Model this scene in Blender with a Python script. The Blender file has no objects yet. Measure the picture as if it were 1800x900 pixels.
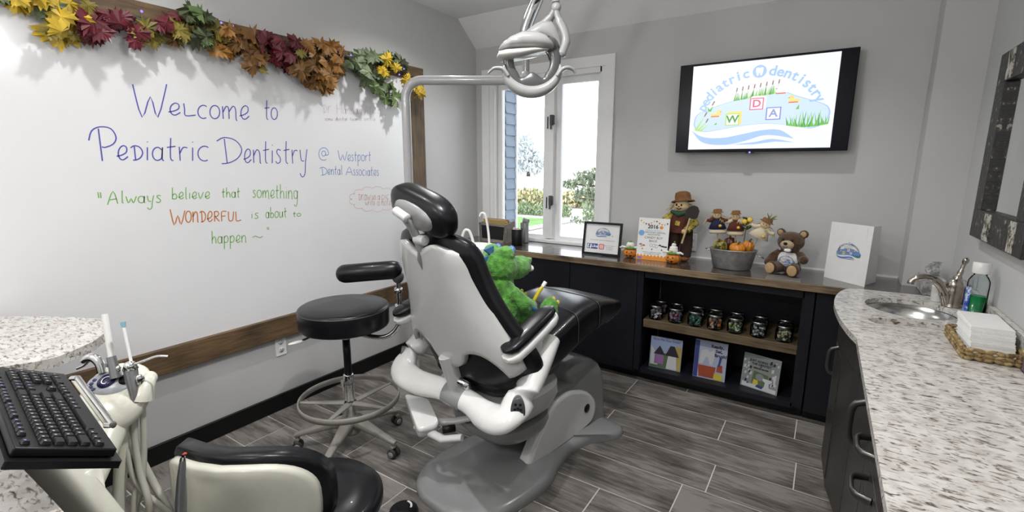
import bpy, bmesh, math, random
from mathutils import Vector, Matrix, Euler, Quaternion
from math import pi, sin, cos, radians
R = radians
scn = bpy.context.scene
COL = scn.collection

# ------------------------------------------------------------------ camera
CAM = Vector((2.81, 0.0, 1.55)); FPX = 838.365
YAW, PITCH, ROLL = 0.580003, 0.187413, 0.002267
fwd = Vector((-sin(YAW)*cos(PITCH), cos(YAW)*cos(PITCH), -sin(PITCH)))
rgt0 = Vector((cos(YAW), sin(YAW), 0)); up0 = rgt0.cross(fwd)
rgt = rgt0*cos(ROLL) + up0*sin(ROLL); upv = up0*cos(ROLL) - rgt0*sin(ROLL)
cd = bpy.data.cameras.new('camera'); cam = bpy.data.objects.new('camera', cd); COL.objects.link(cam)
cd.sensor_fit = 'HORIZONTAL'; cd.sensor_width = 36; cd.lens = FPX/1800*36; cd.clip_start = 0.02; cd.clip_end = 300
m = Matrix((rgt, upv, -fwd)).transposed().to_4x4(); m.translation = CAM
cam.matrix_world = m; scn.camera = cam

# ------------------------------------------------------------------ view, world, lamps
scn.view_settings.view_transform = 'Standard'; scn.view_settings.look = 'None'
scn.view_settings.exposure = 0.0; scn.view_settings.gamma = 1.0; scn.view_settings.use_curve_mapping = False
wd = bpy.data.worlds.new('overcast_sky'); scn.world = wd; wd.use_nodes = True
wn = wd.node_tree; bg = wn.nodes['Background']; bg.inputs[0].default_value = (0.88, 0.94, 1.0, 1); bg.inputs[1].default_value = 4.2

def downlight(x, y, watts, z=2.755, size=0.035, ang=138):
    l = bpy.data.lights.new('downlight', 'SPOT'); l.energy = watts; l.shadow_soft_size = size
    l.spot_size = R(ang); l.spot_blend = 0.85; l.color = (1.0, 0.99, 0.985)
    o = bpy.data.objects.new('downlight', l); COL.objects.link(o); o.location = (x, y, z)
for (x, y, w) in ((0.66, 0.95, 29), (0.66, 2.5, 46), (2.45, 2.85, 40), (2.0, 1.05, 98)):
    downlight(x, y, w, ang=114 if x > 2.2 else 138)
def fill_light(x, y, z, watts):
    l = bpy.data.lights.new('fill_light', 'POINT'); l.energy = watts; l.shadow_soft_size = 0.10; l.color = (1.0, 0.99, 0.985)
    o = bpy.data.objects.new('fill_light', l); COL.objects.link(o); o.location = (x, y, z)
fill_light(2.25, -0.80, 2.30, 22); fill_light(0.9, -0.95, 2.30, 32); fill_light(1.75, 0.85, 2.34, 17)  # unseen fill points added to brighten the ceiling, upper walls and chair

# ------------------------------------------------------------------ materials
MATS = {}
def nmat(name):
    m = bpy.data.materials.new(name); m.use_nodes = True
    nt = m.node_tree; b = nt.nodes['Principled BSDF']
    return m, nt, b
def L(nt, a, b): nt.links.new(a, b)
def mat(name, col, rough=0.5, metal=0.0, var=0.0, vscale=30.0, bump=0.0, bscale=200.0, coat=0.0, stretch=None, spec=None, sheen=0.0):
    if name in MATS: return MATS[name]
    m, nt, b = nmat(name)
    b.inputs['Roughness'].default_value = rough; b.inputs['Metallic'].default_value = metal
    b.inputs['Coat Weight'].default_value = coat
    if spec is not None: b.inputs['Specular IOR Level'].default_value = spec
    if sheen: b.inputs['Sheen Weight'].default_value = sheen
    c = (*col, 1)
    tc = nt.nodes.new('ShaderNodeTexCoord'); mp = nt.nodes.new('ShaderNodeMapping')
    L(nt, tc.outputs['Object'], mp.inputs[0])
    if stretch: mp.inputs['Scale'].default_value = stretch
    nz = nt.nodes.new('ShaderNodeTexNoise'); nz.inputs['Scale'].default_value = vscale; nz.inputs['Detail'].default_value = 4
    L(nt, mp.outputs[0], nz.inputs['Vector'])
    rp = nt.nodes.new('ShaderNodeValToRGB')
    v = max(var, 0.015)
    rp.color_ramp.elements[0].position = 0.3; rp.color_ramp.elements[1].position = 0.7
    rp.color_ramp.elements[0].color = tuple(max(0, x*(1-v)) for x in col)+(1,)
    rp.color_ramp.elements[1].color = tuple(min(1, x*(1+v)) for x in col)+(1,)
    L(nt, nz.outputs['Fac'], rp.inputs[0]); L(nt, rp.outputs[0], b.inputs['Base Color'])
    if bump:
        n2 = nt.nodes.new('ShaderNodeTexNoise'); n2.inputs['Scale'].default_value = bscale
        L(nt, mp.outputs[0], n2.inputs['Vector'])
        bp = nt.nodes.new('ShaderNodeBump'); bp.inputs['Strength'].default_value = bump; bp.inputs['Distance'].default_value = 0.01
        L(nt, n2.outputs['Fac'], bp.inputs['Height']); L(nt, bp.outputs[0], b.inputs['Normal'])
    MATS[name] = m; return m
def emat(name, col, s=1.0):
    if name in MATS: return MATS[name]
    m, nt, b = nmat(name)
    b.inputs['Base Color'].default_value = (0.02, 0.02, 0.02, 1); b.inputs['Emission Color'].default_value = (*col, 1); b.inputs['Emission Strength'].default_value = s
    b.inputs['Roughness'].default_value = 0.3
    MATS[name] = m; return m
def glass_mat(name, tint=(1, 1, 1), gloss=0.07, rough=0.02):
    m = bpy.data.materials.new(name); m.use_nodes = True; nt = m.node_tree; nt.nodes.clear()
    out = nt.nodes.new('ShaderNodeOutputMaterial'); mx = nt.nodes.new('ShaderNodeMixShader')
    tr = nt.nodes.new('ShaderNodeBsdfTransparent'); gl = nt.nodes.new('ShaderNodeBsdfGlossy'); fr = nt.nodes.new('ShaderNodeFresnel')
    fr.inputs[0].default_value = 1.3 if gloss < 0.1 else 1.13
    tr.inputs[0].default_value = (*tint, 1); gl.inputs['Roughness'].default_value = rough
    L(nt, fr.outputs[0], mx.inputs[0]); L(nt, tr.outputs[0], mx.inputs[1]); L(nt, gl.outputs[0], mx.inputs[2]); L(nt, mx.outputs[0], out.inputs[0])
    MATS[name] = m; return m
def wood_mat(name, dark, light, axis=0, rough=0.6, scale=6.0, coat=0.0):
    m, nt, b = nmat(name); b.inputs['Roughness'].default_value = rough; b.inputs['Coat Weight'].default_value = coat; b.inputs['Coat Roughness'].default_value = 0.08
    tc = nt.nodes.new('ShaderNodeTexCoord'); mp = nt.nodes.new('ShaderNodeMapping'); L(nt, tc.outputs['Object'], mp.inputs[0])
    s = [14.0, 14.0, 14.0]; s[axis] = 1.0; mp.inputs['Scale'].default_value = s
    n1 = nt.nodes.new('ShaderNodeTexNoise'); n1.inputs['Scale'].default_value = scale; n1.inputs['Detail'].default_value = 8; n1.inputs['Distortion'].default_value = 0.6
    L(nt, mp.outputs[0], n1.inputs['Vector'])
    n2 = nt.nodes.new('ShaderNodeTexNoise'); n2.inputs['Scale'].default_value = 5.0; n2.inputs['Detail'].default_value = 3; L(nt, tc.outputs['Object'], n2.inputs['Vector'])
    ma = nt.nodes.new('ShaderNodeMath'); ma.operation = 'MULTIPLY_ADD'; ma.inputs[1].default_value = 0.6; ma.inputs[2].default_value = 0.0
    L(nt, n2.outputs['Fac'], ma.inputs[0])
    ad = nt.nodes.new('ShaderNodeMath'); ad.operation = 'MULTIPLY_ADD'; ad.inputs[1].default_value = 0.6
    L(nt, n1.outputs['Fac'], ad.inputs[0]); L(nt, ma.outputs[0], ad.inputs[2])
    rp = nt.nodes.new('ShaderNodeValToRGB'); e = rp.color_ramp.elements
    e[0].position = 0.38; e[0].color = (*dark, 1); e[1].position = 0.75; e[1].color = (*light, 1)
    L(nt, ad.outputs[0], rp.inputs[0]); L(nt, rp.outputs[0], b.inputs['Base Color'])
    bp = nt.nodes.new('ShaderNodeBump'); bp.inputs['Strength'].default_value = 0.25; bp.inputs['Distance'].default_value = 0.004
    L(nt, n1.outputs['Fac'], bp.inputs['Height']); L(nt, bp.outputs[0], b.inputs['Normal'])
    MATS[name] = m; return m
def floor_mat():
    m, nt, b = nmat('plank_tile'); b.inputs['Roughness'].default_value = 0.42
    tc = nt.nodes.new('ShaderNodeTexCoord'); gi = nt.nodes.new('ShaderNodeNewGeometry')
    mp = nt.nodes.new('ShaderNodeMapping'); mp.inputs['Scale'].default_value = (1.6, 16.0, 1.0); L(nt, tc.outputs['Object'], mp.inputs[0])
    cx = nt.nodes.new('ShaderNodeCombineXYZ'); mu = nt.nodes.new('ShaderNodeMath'); mu.operation = 'MULTIPLY'; mu.inputs[1].default_value = 37.0
    L(nt, gi.outputs['Random Per Island'], mu.inputs[0]); L(nt, mu.outputs[0], cx.inputs[0]); L(nt, mu.outputs[0], cx.inputs[2]); L(nt, cx.outputs[0], mp.inputs['Location'])
    n1 = nt.nodes.new('ShaderNodeTexNoise'); n1.inputs['Scale'].default_value = 3.2; n1.inputs['Detail'].default_value = 9; n1.inputs['Roughness'].default_value = 0.65; n1.inputs['Distortion'].default_value = 0.8
    L(nt, mp.outputs[0], n1.inputs['Vector'])
    mp2 = nt.nodes.new('ShaderNodeMapping'); mp2.inputs['Scale'].default_value = (1.5, 4.0, 1.0); L(nt, tc.outputs['Object'], mp2.inputs[0]); L(nt, cx.outputs[0], mp2.inputs['Location'])
    n2 = nt.nodes.new('ShaderNodeTexNoise'); n2.inputs['Scale'].default_value = 2.0; n2.inputs['Detail'].default_value = 5; L(nt, mp2.outputs[0], n2.inputs['Vector'])
    ad = nt.nodes.new('ShaderNodeMath'); ad.operation = 'ADD'; L(nt, n1.outputs['Fac'], ad.inputs[0]); L(nt, n2.outputs['Fac'], ad.inputs[1])
    a2 = nt.nodes.new('ShaderNodeMath'); a2.operation = 'MULTIPLY_ADD'; a2.inputs[1].default_value = 0.12; L(nt, gi.outputs['Random Per Island'], a2.inputs[0]); L(nt, ad.outputs[0], a2.inputs[2])
    rp = nt.nodes.new('ShaderNodeValToRGB'); e = rp.color_ramp.elements
    e[0].position = 0.70; e[0].color = (0.070, 0.062, 0.056, 1); e[1].color = (0.25, 0.228, 0.21, 1)
    e[1].position = 1.0
    x = rp.color_ramp.elements.new(0.88); x.color = (0.155, 0.14, 0.128, 1)
    sc = nt.nodes.new('ShaderNodeMath'); sc.operation = 'MULTIPLY'; sc.inputs[1].default_value = 0.82; L(nt, a2.outputs[0], sc.inputs[0])
    L(nt, sc.outputs[0], rp.inputs[0]); L(nt, rp.outputs[0], b.inputs['Base Color'])
    bp = nt.nodes.new('ShaderNodeBump'); bp.inputs['Strength'].default_value = 0.15; bp.inputs['Distance'].default_value = 0.003
    L(nt, n1.outputs['Fac'], bp.inputs['Height']); L(nt, bp.outputs[0], b.inputs['Normal'])
    MATS['plank_tile'] = m; return m
def granite_mat():
    m, nt, b = nmat('granite'); b.inputs['Roughness'].default_value = 0.18
    tc = nt.nodes.new('ShaderNodeTexCoord'); mp = nt.nodes.new('ShaderNodeMapping'); mp.inputs['Scale'].default_value = (22, 55, 40); mp.inputs['Rotation'].default_value = (0, 0, R(-8))
    L(nt, tc.outputs['Object'], mp.inputs[0])
    n1 = nt.nodes.new('ShaderNodeTexNoise'); n1.inputs['Scale'].default_value = 1.6; n1.inputs['Detail'].default_value = 4; n1.inputs['Roughness'].default_value = 0.55; n1.inputs['Distortion'].default_value = 0.9
    L(nt, mp.outputs[0], n1.inputs['Vector'])
    r1 = nt.nodes.new('ShaderNodeValToRGB'); e = r1.color_ramp.elements
    e[0].position = 0.31; e[0].color = (0.085, 0.075, 0.07, 1); e[1].position = 0.48; e[1].color = (0.64, 0.625, 0.60, 1)
    x = e.new(0.40); x.color = (0.36, 0.32, 0.28, 1)
    L(nt, n1.outputs['Fac'], r1.inputs[0])
    n2 = nt.nodes.new('ShaderNodeTexNoise'); n2.inputs['Scale'].default_value = 26; n2.inputs['Detail'].default_value = 4; L(nt, tc.outputs['Object'], n2.inputs['Vector'])
    r2 = nt.nodes.new('ShaderNodeValToRGB'); e = r2.color_ramp.elements; e[0].position = 0.35; e[0].color = (0.72, 0.68, 0.64, 1); e[1].position = 0.6; e[1].color = (1, 1, 1, 1)
    L(nt, n2.outputs['Fac'], r2.inputs[0])
    mx = nt.nodes.new('ShaderNodeMix'); mx.data_type = 'RGBA'; mx.blend_type = 'MULTIPLY'; mx.inputs[0].default_value = 0.8
    L(nt, r1.outputs[0], mx.inputs[6]); L(nt, r2.outputs[0], mx.inputs[7]); L(nt, mx.outputs[2], b.inputs['Base Color'])
    MATS['granite'] = m; return m
def splotch_mat(name, cols, scale=18.0, rough=0.35, bump=0.6):
    """patchy surface of several flat colours"""
    m, nt, b = nmat(name); b.inputs['Roughness'].default_value = rough
    tc = nt.nodes.new('ShaderNodeTexCoord'); n1 = nt.nodes.new('ShaderNodeTexNoise'); n1.inputs['Scale'].default_value = scale; n1.inputs['Detail'].default_value = 6; n1.inputs['Roughness'].default_value = 0.7
    L(nt, tc.outputs['Object'], n1.inputs['Vector'])
    rp = nt.nodes.new('ShaderNodeValToRGB'); rp.color_ramp.interpolation = 'CONSTANT'; e = rp.color_ramp.elements
    e[0].position = 0; e[0].color = (*cols[0][1], 1); e[1].position = cols[1][0]; e[1].color = (*cols[1][1], 1)
    for p, c in cols[2:]:
        q = e.new(p); q.color = (*c, 1)
    L(nt, n1.outputs['Fac'], rp.inputs[0]); L(nt, rp.outputs[0], b.inputs['Base Color'])
    bp = nt.nodes.new('ShaderNodeBump'); bp.inputs['Strength'].default_value = bump; bp.inputs['Distance'].default_value = 0.01
    L(nt, n1.outputs['Fac'], bp.inputs['Height']); L(nt, bp.outputs[0], b.inputs['Normal'])
    MATS[name] = m; return m

WALL = mat('wall_paint', (0.56, 0.56, 0.553), 0.55, var=0.02, vscale=3, bump=0.03, bscale=300)
CEIL = mat('ceiling_paint', (0.88, 0.88, 0.87), 0.7, var=0.02, vscale=3)
TRIMW = mat('white_trim', (0.86, 0.86, 0.86), 0.35)
BOARD = mat('whiteboard_surface', (0.80, 0.80, 0.81), 0.22, var=0.02, vscale=2)
BLACKP = mat('black_paint', (0.007, 0.007, 0.007), 0.35, spec=0.25)
NAVY = mat('dark_cabinet', (0.010, 0.011, 0.016), 0.45, var=0.1, vscale=20, spec=0.3)
BROWNC = mat('espresso_cabinet', (0.030, 0.027, 0.025), 0.38, var=0.15, vscale=20, stretch=(1, 1, 0.2))
RUSTIC_Y = wood_mat('rustic_wood_along', (0.028, 0.017, 0.010), (0.17, 0.105, 0.05), axis=1)
RUSTIC_Z = wood_mat('rustic_wood_upright', (0.028, 0.017, 0.010), (0.17, 0.105, 0.05), axis=2)
WTOP = wood_mat('worktop_wood', (0.020, 0.015, 0.012), (0.085, 0.065, 0.052), axis=0, rough=0.26, coat=0.7)
WEDGE = wood_mat('worktop_edge_wood', (0.05, 0.032, 0.018), (0.27, 0.19, 0.11), axis=0, rough=0.5)
SHELFW = wood_mat('shelf_wood', (0.05, 0.034, 0.018), (0.16, 0.115, 0.06), axis=0, rough=0.6)
FLOORM = floor_mat(); GROUT = mat('grout', (0.62, 0.60, 0.56), 0.8)
GRAN = granite_mat()
VINYL = mat('black_vinyl', (0.006, 0.006, 0.008), 0.30, var=0.1, vscale=40, bump=0.04, bscale=350, coat=0.05, spec=0.35)
SHELL = mat('chair_grey_plastic', (0.56, 0.56, 0.55), 0.22, coat=0.3)
WHITEP = mat('gloss_white_plastic', (0.80, 0.80, 0.78), 0.18, coat=0.4)
GREYP = mat('mid_grey_plastic', (0.26, 0.265, 0.265), 0.25, coat=0.2)
DGREYP = mat('dark_grey_plastic', (0.075, 0.078, 0.078), 0.35)
CREAM = mat('cream_plastic', (0.66, 0.65, 0.56), 0.25, coat=0.3)
TAUPE = mat('taupe_painted_metal', (0.27, 0.255, 0.23), 0.4)
CHROME = mat('chrome', (0.75, 0.75, 0.76), 0.08, 1.0)
NICKEL = mat('brushed_nickel', (0.42, 0.38, 0.33), 0.24, 1.0)
STEEL = mat('stainless_steel', (0.55, 0.54, 0.52), 0.22, 1.0)
BLACKPL = mat('black_plastic', (0.007, 0.007, 0.008), 0.38, spec=0.25)
KEYP = mat('keycap_plastic', (0.009, 0.009, 0.010), 0.42, spec=0.3)
WHITEM = mat('white_paper', (0.82, 0.82, 0.81), 0.7)
RUBBER = mat('dark_rubber', (0.03, 0.03, 0.03), 0.6)
PANE = glass_mat('window_glass')
JARG = glass_mat('jar_glass', (0.93, 0.96, 0.96), 0.2)

# ------------------------------------------------------------------ mesh building
class MB:
    def __init__(s): s.v = []; s.f = []; s.m = []; s.sm = []
    def add(s, vs, fs, mi=0, smooth=True):
        b = len(s.v); s.v += [tuple(v) for v in vs]
        for f in fs: s.f.append([b+i for i in f]); s.m.append(mi); s.sm.append(smooth)
        return s
    def box(s, c, d, rot=None, mi=0):
        c = Vector(c); h = Vector(d)/2; M = rot.to_matrix() if isinstance(rot, (Euler, Quaternion)) else (rot or Matrix.Identity(3))
        vs = [c + M @ Vector((sx*h.x, sy*h.y, sz*h.z)) for sx in (-1, 1) for sy in (-1, 1) for sz in (-1, 1)]
        return s.add(vs, [(0, 1, 3, 2), (4, 6, 7, 5), (0, 4, 5, 1), (2, 3, 7, 6), (0, 2, 6, 4), (1, 5, 7, 3)], mi, False)
    def tube(s, path, r, seg=12, caps=True, mi=0, closed=False, flat=None, up=None):
        P = [Vector(p) for p in path]; n = len(P); rr = r if isinstance(r, (list, tuple)) else [r]*n
        rings = []; prev = None
        for i in range(n):
            if closed: t = (P[(i+1) % n]-P[i-1])
            else: t = (P[min(i+1, n-1)]-P[max(i-1, 0)])
            t = t.normalized() if t.length > 1e-9 else Vector((0, 0, 1))
            if prev is None:
                a = Vector(up) if up else (Vector((0, 0, 1)) if abs(t.z) < 0.9 else Vector((1, 0, 0)))
            else: a = prev
            a = (a - t*a.dot(t)).normalized(); prev = a; b = t.cross(a)
            fl = flat if flat else 1.0
            rings.append([P[i] + (a*cos(2*pi*k/seg)*rr[i]*fl + b*sin(2*pi*k/seg)*rr[i]) for k in range(seg)])
        return s.loft(rings, caps, mi, closed)
    def loft(s, rings, caps=True, mi=0, closed=False):
        n = len(rings); k = len(rings[0]); vs = [p for r in rings for p in r]; fs = []
        for i in range(n if closed else n-1):
            j = (i+1) % n
            for q in range(k):
                w = (q+1) % k; fs.append((i*k+q, i*k+w, j*k+w, j*k+q))
        s.add(vs, fs, mi, True)
        if caps and not closed:
            s.add(rings[0], [tuple(range(k))[::-1]], mi, False); s.add(rings[-1], [tuple(range(k))], mi, False)
        return s
    def lathe(s, prof, seg=24, c=(0, 0, 0), M=None, mi=0, sx=1, sy=1, caps=True):
        c = Vector(c); M = M or Matrix.Identity(3)
        rings = [[c + M @ Vector((r*cos(2*pi*k/seg)*sx, r*sin(2*pi*k/seg)*sy, z)) for k in range(seg)] for r, z in prof]
        return s.loft(rings, caps, mi)
    def ell(s, c, r, rot=None, seg=20, rn=12, mi=0, e1=1.0, e2=1.0):
        c = Vector(c); M = rot.to_matrix() if isinstance(rot, (Euler, Quaternion)) else (rot or Matrix.Identity(3))
        sp = lambda v, e: math.copysign(abs(v)**e, v)
        vs = []; fs = []
        for i in range(1, rn):
            a = -pi/2 + pi*i/rn
            for k in range(seg):
                b = 2*pi*k/seg
                vs.append(c + M @ Vector((r[0]*sp(cos(a), e1)*sp(cos(b), e2), r[1]*sp(cos(a), e1)*sp(sin(b), e2), r[2]*sp(sin(a), e1))))
        bo = len(vs); vs.append(c + M @ Vector((0, 0, -r[2]))); vs.append(c + M @ Vector((0, 0, r[2])))
        for i in range(rn-2):
            for k in range(seg):
                w = (k+1) % seg; fs.append((i*seg+k, i*seg+w, (i+1)*seg+w, (i+1)*seg+k))
        for k in range(seg):
            w = (k+1) % seg; fs.append((bo, w, k)); fs.append((bo+1, (rn-2)*seg+k, (rn-2)*seg+w))
        return s.add(vs, fs, mi, True)
    def prism(s, poly, h0, h1, fn=None, mi=0, smooth=False):
        fn = fn or (lambda a, b, h: (a, b, h)); n = len(poly)
        A = [fn(a, b, h0) for a, b in poly]; B = [fn(a, b, h1) for a, b in poly]
        s.add(A+B, [(i, (i+1) % n, n+(i+1) % n, n+i) for i in range(n)], mi, smooth)
        s.add(A, [tuple(range(n))[::-1]], mi, False); s.add(B, [tuple(range(n))], mi, False)
        return s
    def build(s, name, mats, parent=None, bevel=0, subsurf=0, bseg=2, flatshade=False, recalc=True):
        me = bpy.data.meshes.new(name); me.from_pydata(s.v, [], s.f)
        for mt in (mats if isinstance(mats, (list, tuple)) else [mats]): me.materials.append(mt)
        for p, mi, sm in zip(me.polygons, s.m, s.sm): p.material_index = mi; p.use_smooth = sm and not flatshade
        if recalc:
            bm = bmesh.new(); bm.from_mesh(me); bmesh.ops.recalc_face_normals(bm, faces=bm.faces); bm.to_mesh(me); bm.free()
        o = bpy.data.objects.new(name, me); COL.objects.link(o)
        if parent: o.parent = parent
        if bevel:
            md = o.modifiers.new('bevel', 'BEVEL'); md.width = bevel; md.segments = bseg; md.limit_method = 'ANGLE'; md.angle_limit = R(40)
            for p in me.polygons: p.use_smooth = True
            me.set_sharp_from_angle(angle=R(50)) if hasattr(me, 'set_sharp_from_angle') else None
        if subsurf:
            md = o.modifiers.new('subdivision', 'SUBSURF'); md.levels = subsurf; md.render_levels = subsurf
        return o

def tag(o, label=None, cat=None, group=None, kind=None):
    if label: o['label'] = label
    if cat: o['category'] = cat
    if group: o['group'] = group
    if kind: o['kind'] = kind
    return o
def thing(name, label, cat, loc=(0, 0, 0), rz=0.0, group=None):
    o = bpy.data.objects.new(name, None); COL.objects.link(o); o.location = loc; o.rotation_euler = (0, 0, rz); o.empty_display_size = 0.1
    return tag(o, label, cat, group)
def struct(o): o['kind'] = 'structure'; return o
def dup(root, loc=None, rz=None, label=None, group=None):
    r = root.copy(); COL.objects.link(r)
    if loc is not None: r.location = loc
    if rz is not None: r.rotation_euler = (0, 0, rz)
    if label: r['label'] = label
    if group: r['group'] = group
    for ch in list(root.children):
        c = ch.copy(); COL.objects.link(c); c.parent = r
        for g in list(ch.children):
            d = g.copy(); COL.objects.link(d); d.parent = c
    return r
def remesh(o, vox, smooth=6, disp=0.0, dscale=0.02):
    md = o.modifiers.new('remesh', 'REMESH'); md.mode = 'VOXEL'; md.voxel_size = vox; md.use_smooth_shade = True
    if smooth:
        md = o.modifiers.new('smooth', 'SMOOTH'); md.iterations = smooth; md.factor = 0.5
    if disp:
        tx = bpy.data.textures.new('fur_noise', 'CLOUDS'); tx.noise_scale = dscale
        md = o.modifiers.new('displace', 'DISPLACE'); md.texture = tx; md.strength = disp; md.texture_coords = 'LOCAL'
    return o
def bez(pts, n=8):
    """smooth path through points (Catmull-Rom)"""
    P = [Vector(p) for p in pts]; out = []
    for i in range(len(P)-1):
        p0 = P[max(i-1, 0)]; p1 = P[i]; p2 = P[i+1]; p3 = P[min(i+2, len(P)-1)]
        for k in range(n):
            t = k/n; out.append(0.5*((2*p1)+(p2-p0)*t+(2*p0-5*p1+4*p2-p3)*t*t+(3*p1-p0-3*p2+p3)*t*t*t))
    out.append(P[-1]); return out
def interp(vals, n=8):
    return [v.x for v in bez([(v, 0, 0) for v in vals], n)]
def arc(cx, cy, rx, ry, a0, a1, n=12): return [(cx+rx*cos(R(a0+(a1-a0)*i/n)), cy+ry*sin(R(a0+(a1-a0)*i/n))) for i in range(n+1)]
def at(px, py, axis, val):
    """surveyed point: where the sight line of a photo point meets a known plane of the room"""
    d = fwd + rgt*((px-900)/FPX) - upv*((py-450)/FPX); i = 'xyz'.index(axis)
    return CAM + d*((val-CAM[i])/d[i])
def text_mb(mb, txt, size, fn, mi=0, align='CENTER', th=0.0006, space=1.0, bold=0.0):
    """add lettering; fn maps (x, y, h) of the flat text to a point"""
    cu = bpy.data.curves.new('t', 'FONT'); cu.body = txt; cu.size = size; cu.align_x = align; cu.align_y = 'CENTER'; cu.space_character = space; cu.resolution_u = 3; cu.offset = bold
    o = bpy.data.objects.new('t', cu); COL.objects.link(o); bpy.context.view_layer.update()
    me = bpy.data.meshes.new_from_object(o.evaluated_get(bpy.context.evaluated_depsgraph_get()))
    mb.add([fn(v.co.x, v.co.y, th) for v in me.vertices], [tuple(p.vertices) for p in me.polygons], mi, False)
    bpy.data.objects.remove(o); bpy.data.curves.remove(cu); bpy.data.meshes.remove(me)
    return mb

# ================================================================== THE SETTING
YB, XR, YF, ZC = 3.68, 3.43, -1.70, 2.79
# floor: staggered plank tiles with light grout, rows run along the back wall
mb = MB(); mb.box((XR/2, (YF+3.7)/2, -0.03), (XR+0.2, 3.7-YF+0.2, 0.056), mi=1)
rows = {0: 1.786, 1: 2.432, 2: 1.808, 3: 2.468, 4: 2.361, 5: 2.03}
rng = random.Random(4)
y1 = 3.2545+0.2555*2; k = -2
while y1 > YF:
    off = rows.get(k, rng.uniform(0, 1.01)); x0 = (off % 1.0145) - 1.0145; y0 = y1-0.2555
    while x0 < XR:
        a, b = max(x0, -0.05), min(x0+1.0145, XR+0.05)
        if b-a > 0.01 and y0 < 3.7:
            mb.add([(a+.0030, y0+.0030, 0), (b-.0030, y0+.0030, 0), (b-.0030, min(y1, 3.72)-.0030, 0), (a+.0030, min(y1, 3.72)-.0030, 0)], [(0, 1, 2, 3)], 0, False)
        x0 += 1.0145
    y1 = y0; k += 1
struct(mb.build('floor', [FLOORM, GROUT], recalc=False))
# left wall
struct(MB().box((-0.1, (YF+YB)/2+0.1, 1.45), (0.2, YB-YF+0.4, 3.0)).build('wall_left', WALL))
# back wall with the window opening
wx0, wx1, wz0, wz1 = 0.155, 1.275, 0.874, 2.315
mb = MB()
mb.box((wx0/2-0.1, YB+0.09, 1.45), (wx0+0.2, 0.18, 3.0)); mb.box(((wx1+XR)/2+0.1, YB+0.09, 1.45), (XR-wx1+0.2, 0.18, 3.0))
mb.box(((wx0+wx1)/2, YB+0.09, wz0/2-0.02), (wx1-wx0, 0.18, wz0+0.04)); mb.box(((wx0+wx1)/2, YB+0.09, (wz1+2.95)/2), (wx1-wx0, 0.18, 2.95-wz1))
struct(mb.build('wall_back', WALL))
struct(MB().box((XR+0.1, (YF+YB)/2, 1.45), (0.2, YB-YF+0.4, 3.0)).build('wall_right', WALL))
struct(MB().box((XR/2, YF-0.1, 1.45), (XR+0.4, 0.2, 3.0)).build('wall_front', WALL))
# pier beside the right corner
struct(MB().box((XR-0.1, YB-0.095, 1.40), (0.205, 0.19, 2.79)).build('trim_1', WALL))
struct(MB().prism([(-0.1, ZC), (XR+0.1, ZC), (XR+0.1, ZC+0.1), (-0.1, ZC+0.1)], YF-0.1, 3.43, lambda a, b, h: (a, h, b)).build('ceiling', CEIL))
mb = MB().prism([(3.43, ZC), (3.74, 2.54), (3.74, 2.64), (3.43, ZC+0.1)], -0.1, XR+0.1, lambda a, b, h: (h, a, b))
struct(mb.build('ceiling_slope', CEIL))
struct(MB().box((0.009, (YF+3.2)/2, 0.053), (0.018, 3.2-YF, 0.106)).build('baseboard_left', BLACKP, bevel=0.004))

struct(MB().box((2.295, 3.676, 0.8805), (1.86, 0.008, 0.010)).build('trim_2', TRIMW))
# ---- window: casing, frame, two casement sashes with panes, hinges
win = thing('window_1', None, None, (0, 0, 0)); win['kind'] = 'structure'; win['label'] = 'white two-casement window in the back wall above the worktop'
mb = MB(); cw = 0.078
ox0, ox1, oz1 = 0.078, 1.352, 2.395
mb.box(((ox0+wx0)/2, YB-0.011, (0.885+oz1)/2), (wx0-ox0, 0.022, oz1-0.885)); mb.box(((wx1+ox1)/2, YB-0.011, (0.885+oz1)/2), (ox1-wx1, 0.022, oz1-0.885))
mb.box(((wx0+wx1)/2, YB-0.011, (wz1+oz1)/2), (wx1-wx0, 0.022, oz1-wz1))
mb.box(((wx0+wx1)/2, YB-0.006, 0.889), (wx1-wx0, 0.012, 0.020))
mb.build('casing', TRIMW, win)
mb = MB()
for x in (wx0+0.02, wx1-0.02): mb.box((x, YB+0.07, (wz0+wz1)/2), (0.04, 0.14, wz1-wz0))
for z in (wz0+0.012, wz1-0.02): mb.box(((wx0+wx1)/2, YB+0.07, z), (wx1-wx0-0.08, 0.14, 0.04))
mb.box((0.775, YB+0.075, (wz0+wz1)/2), (0.07, 0.12, wz1-wz0-0.08))
mb.box((wx0+0.045, YB+0.02, (wz0+wz1)/2), (0.012, 0.04, wz1-wz0)); mb.box((wx1-0.045, YB+0.02, (wz0+wz1)/2), (0.012, 0.04, wz1-wz0))
mb.build('frame', TRIMW, win)
for (a, b) in ((wx0+0.04, 0.74), (0.81, wx1-0.04)):
    s = MB(); t = 0.05; z0, z1 = wz0+0.03, wz1-0.04; y = YB+0.085
    s.box((a+t/2, y, (z0+z1)/2), (t, 0.045, z1-z0)); s.box((b-t/2, y, (z0+z1)/2), (t, 0.045, z1-z0))
    s.box(((a+b)/2, y, z0+.015), (b-a-2*t, 0.045, .030)); s.box(((a+b)/2, y, z1-t/2), (b-a-2*t, 0.045, t))
    so = s.build('sash', TRIMW, win)
    MB().box(((a+b)/2, y+0.006, (z0+z1)/2-.01), (b-a-2*t+0.01, 0.004, z1-z0-2*t+0.03)).build('pane', PANE, so)
HWM = mat('window_hardware', (0.10, 0.10, 0.105), 0.35, 0.6)
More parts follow.
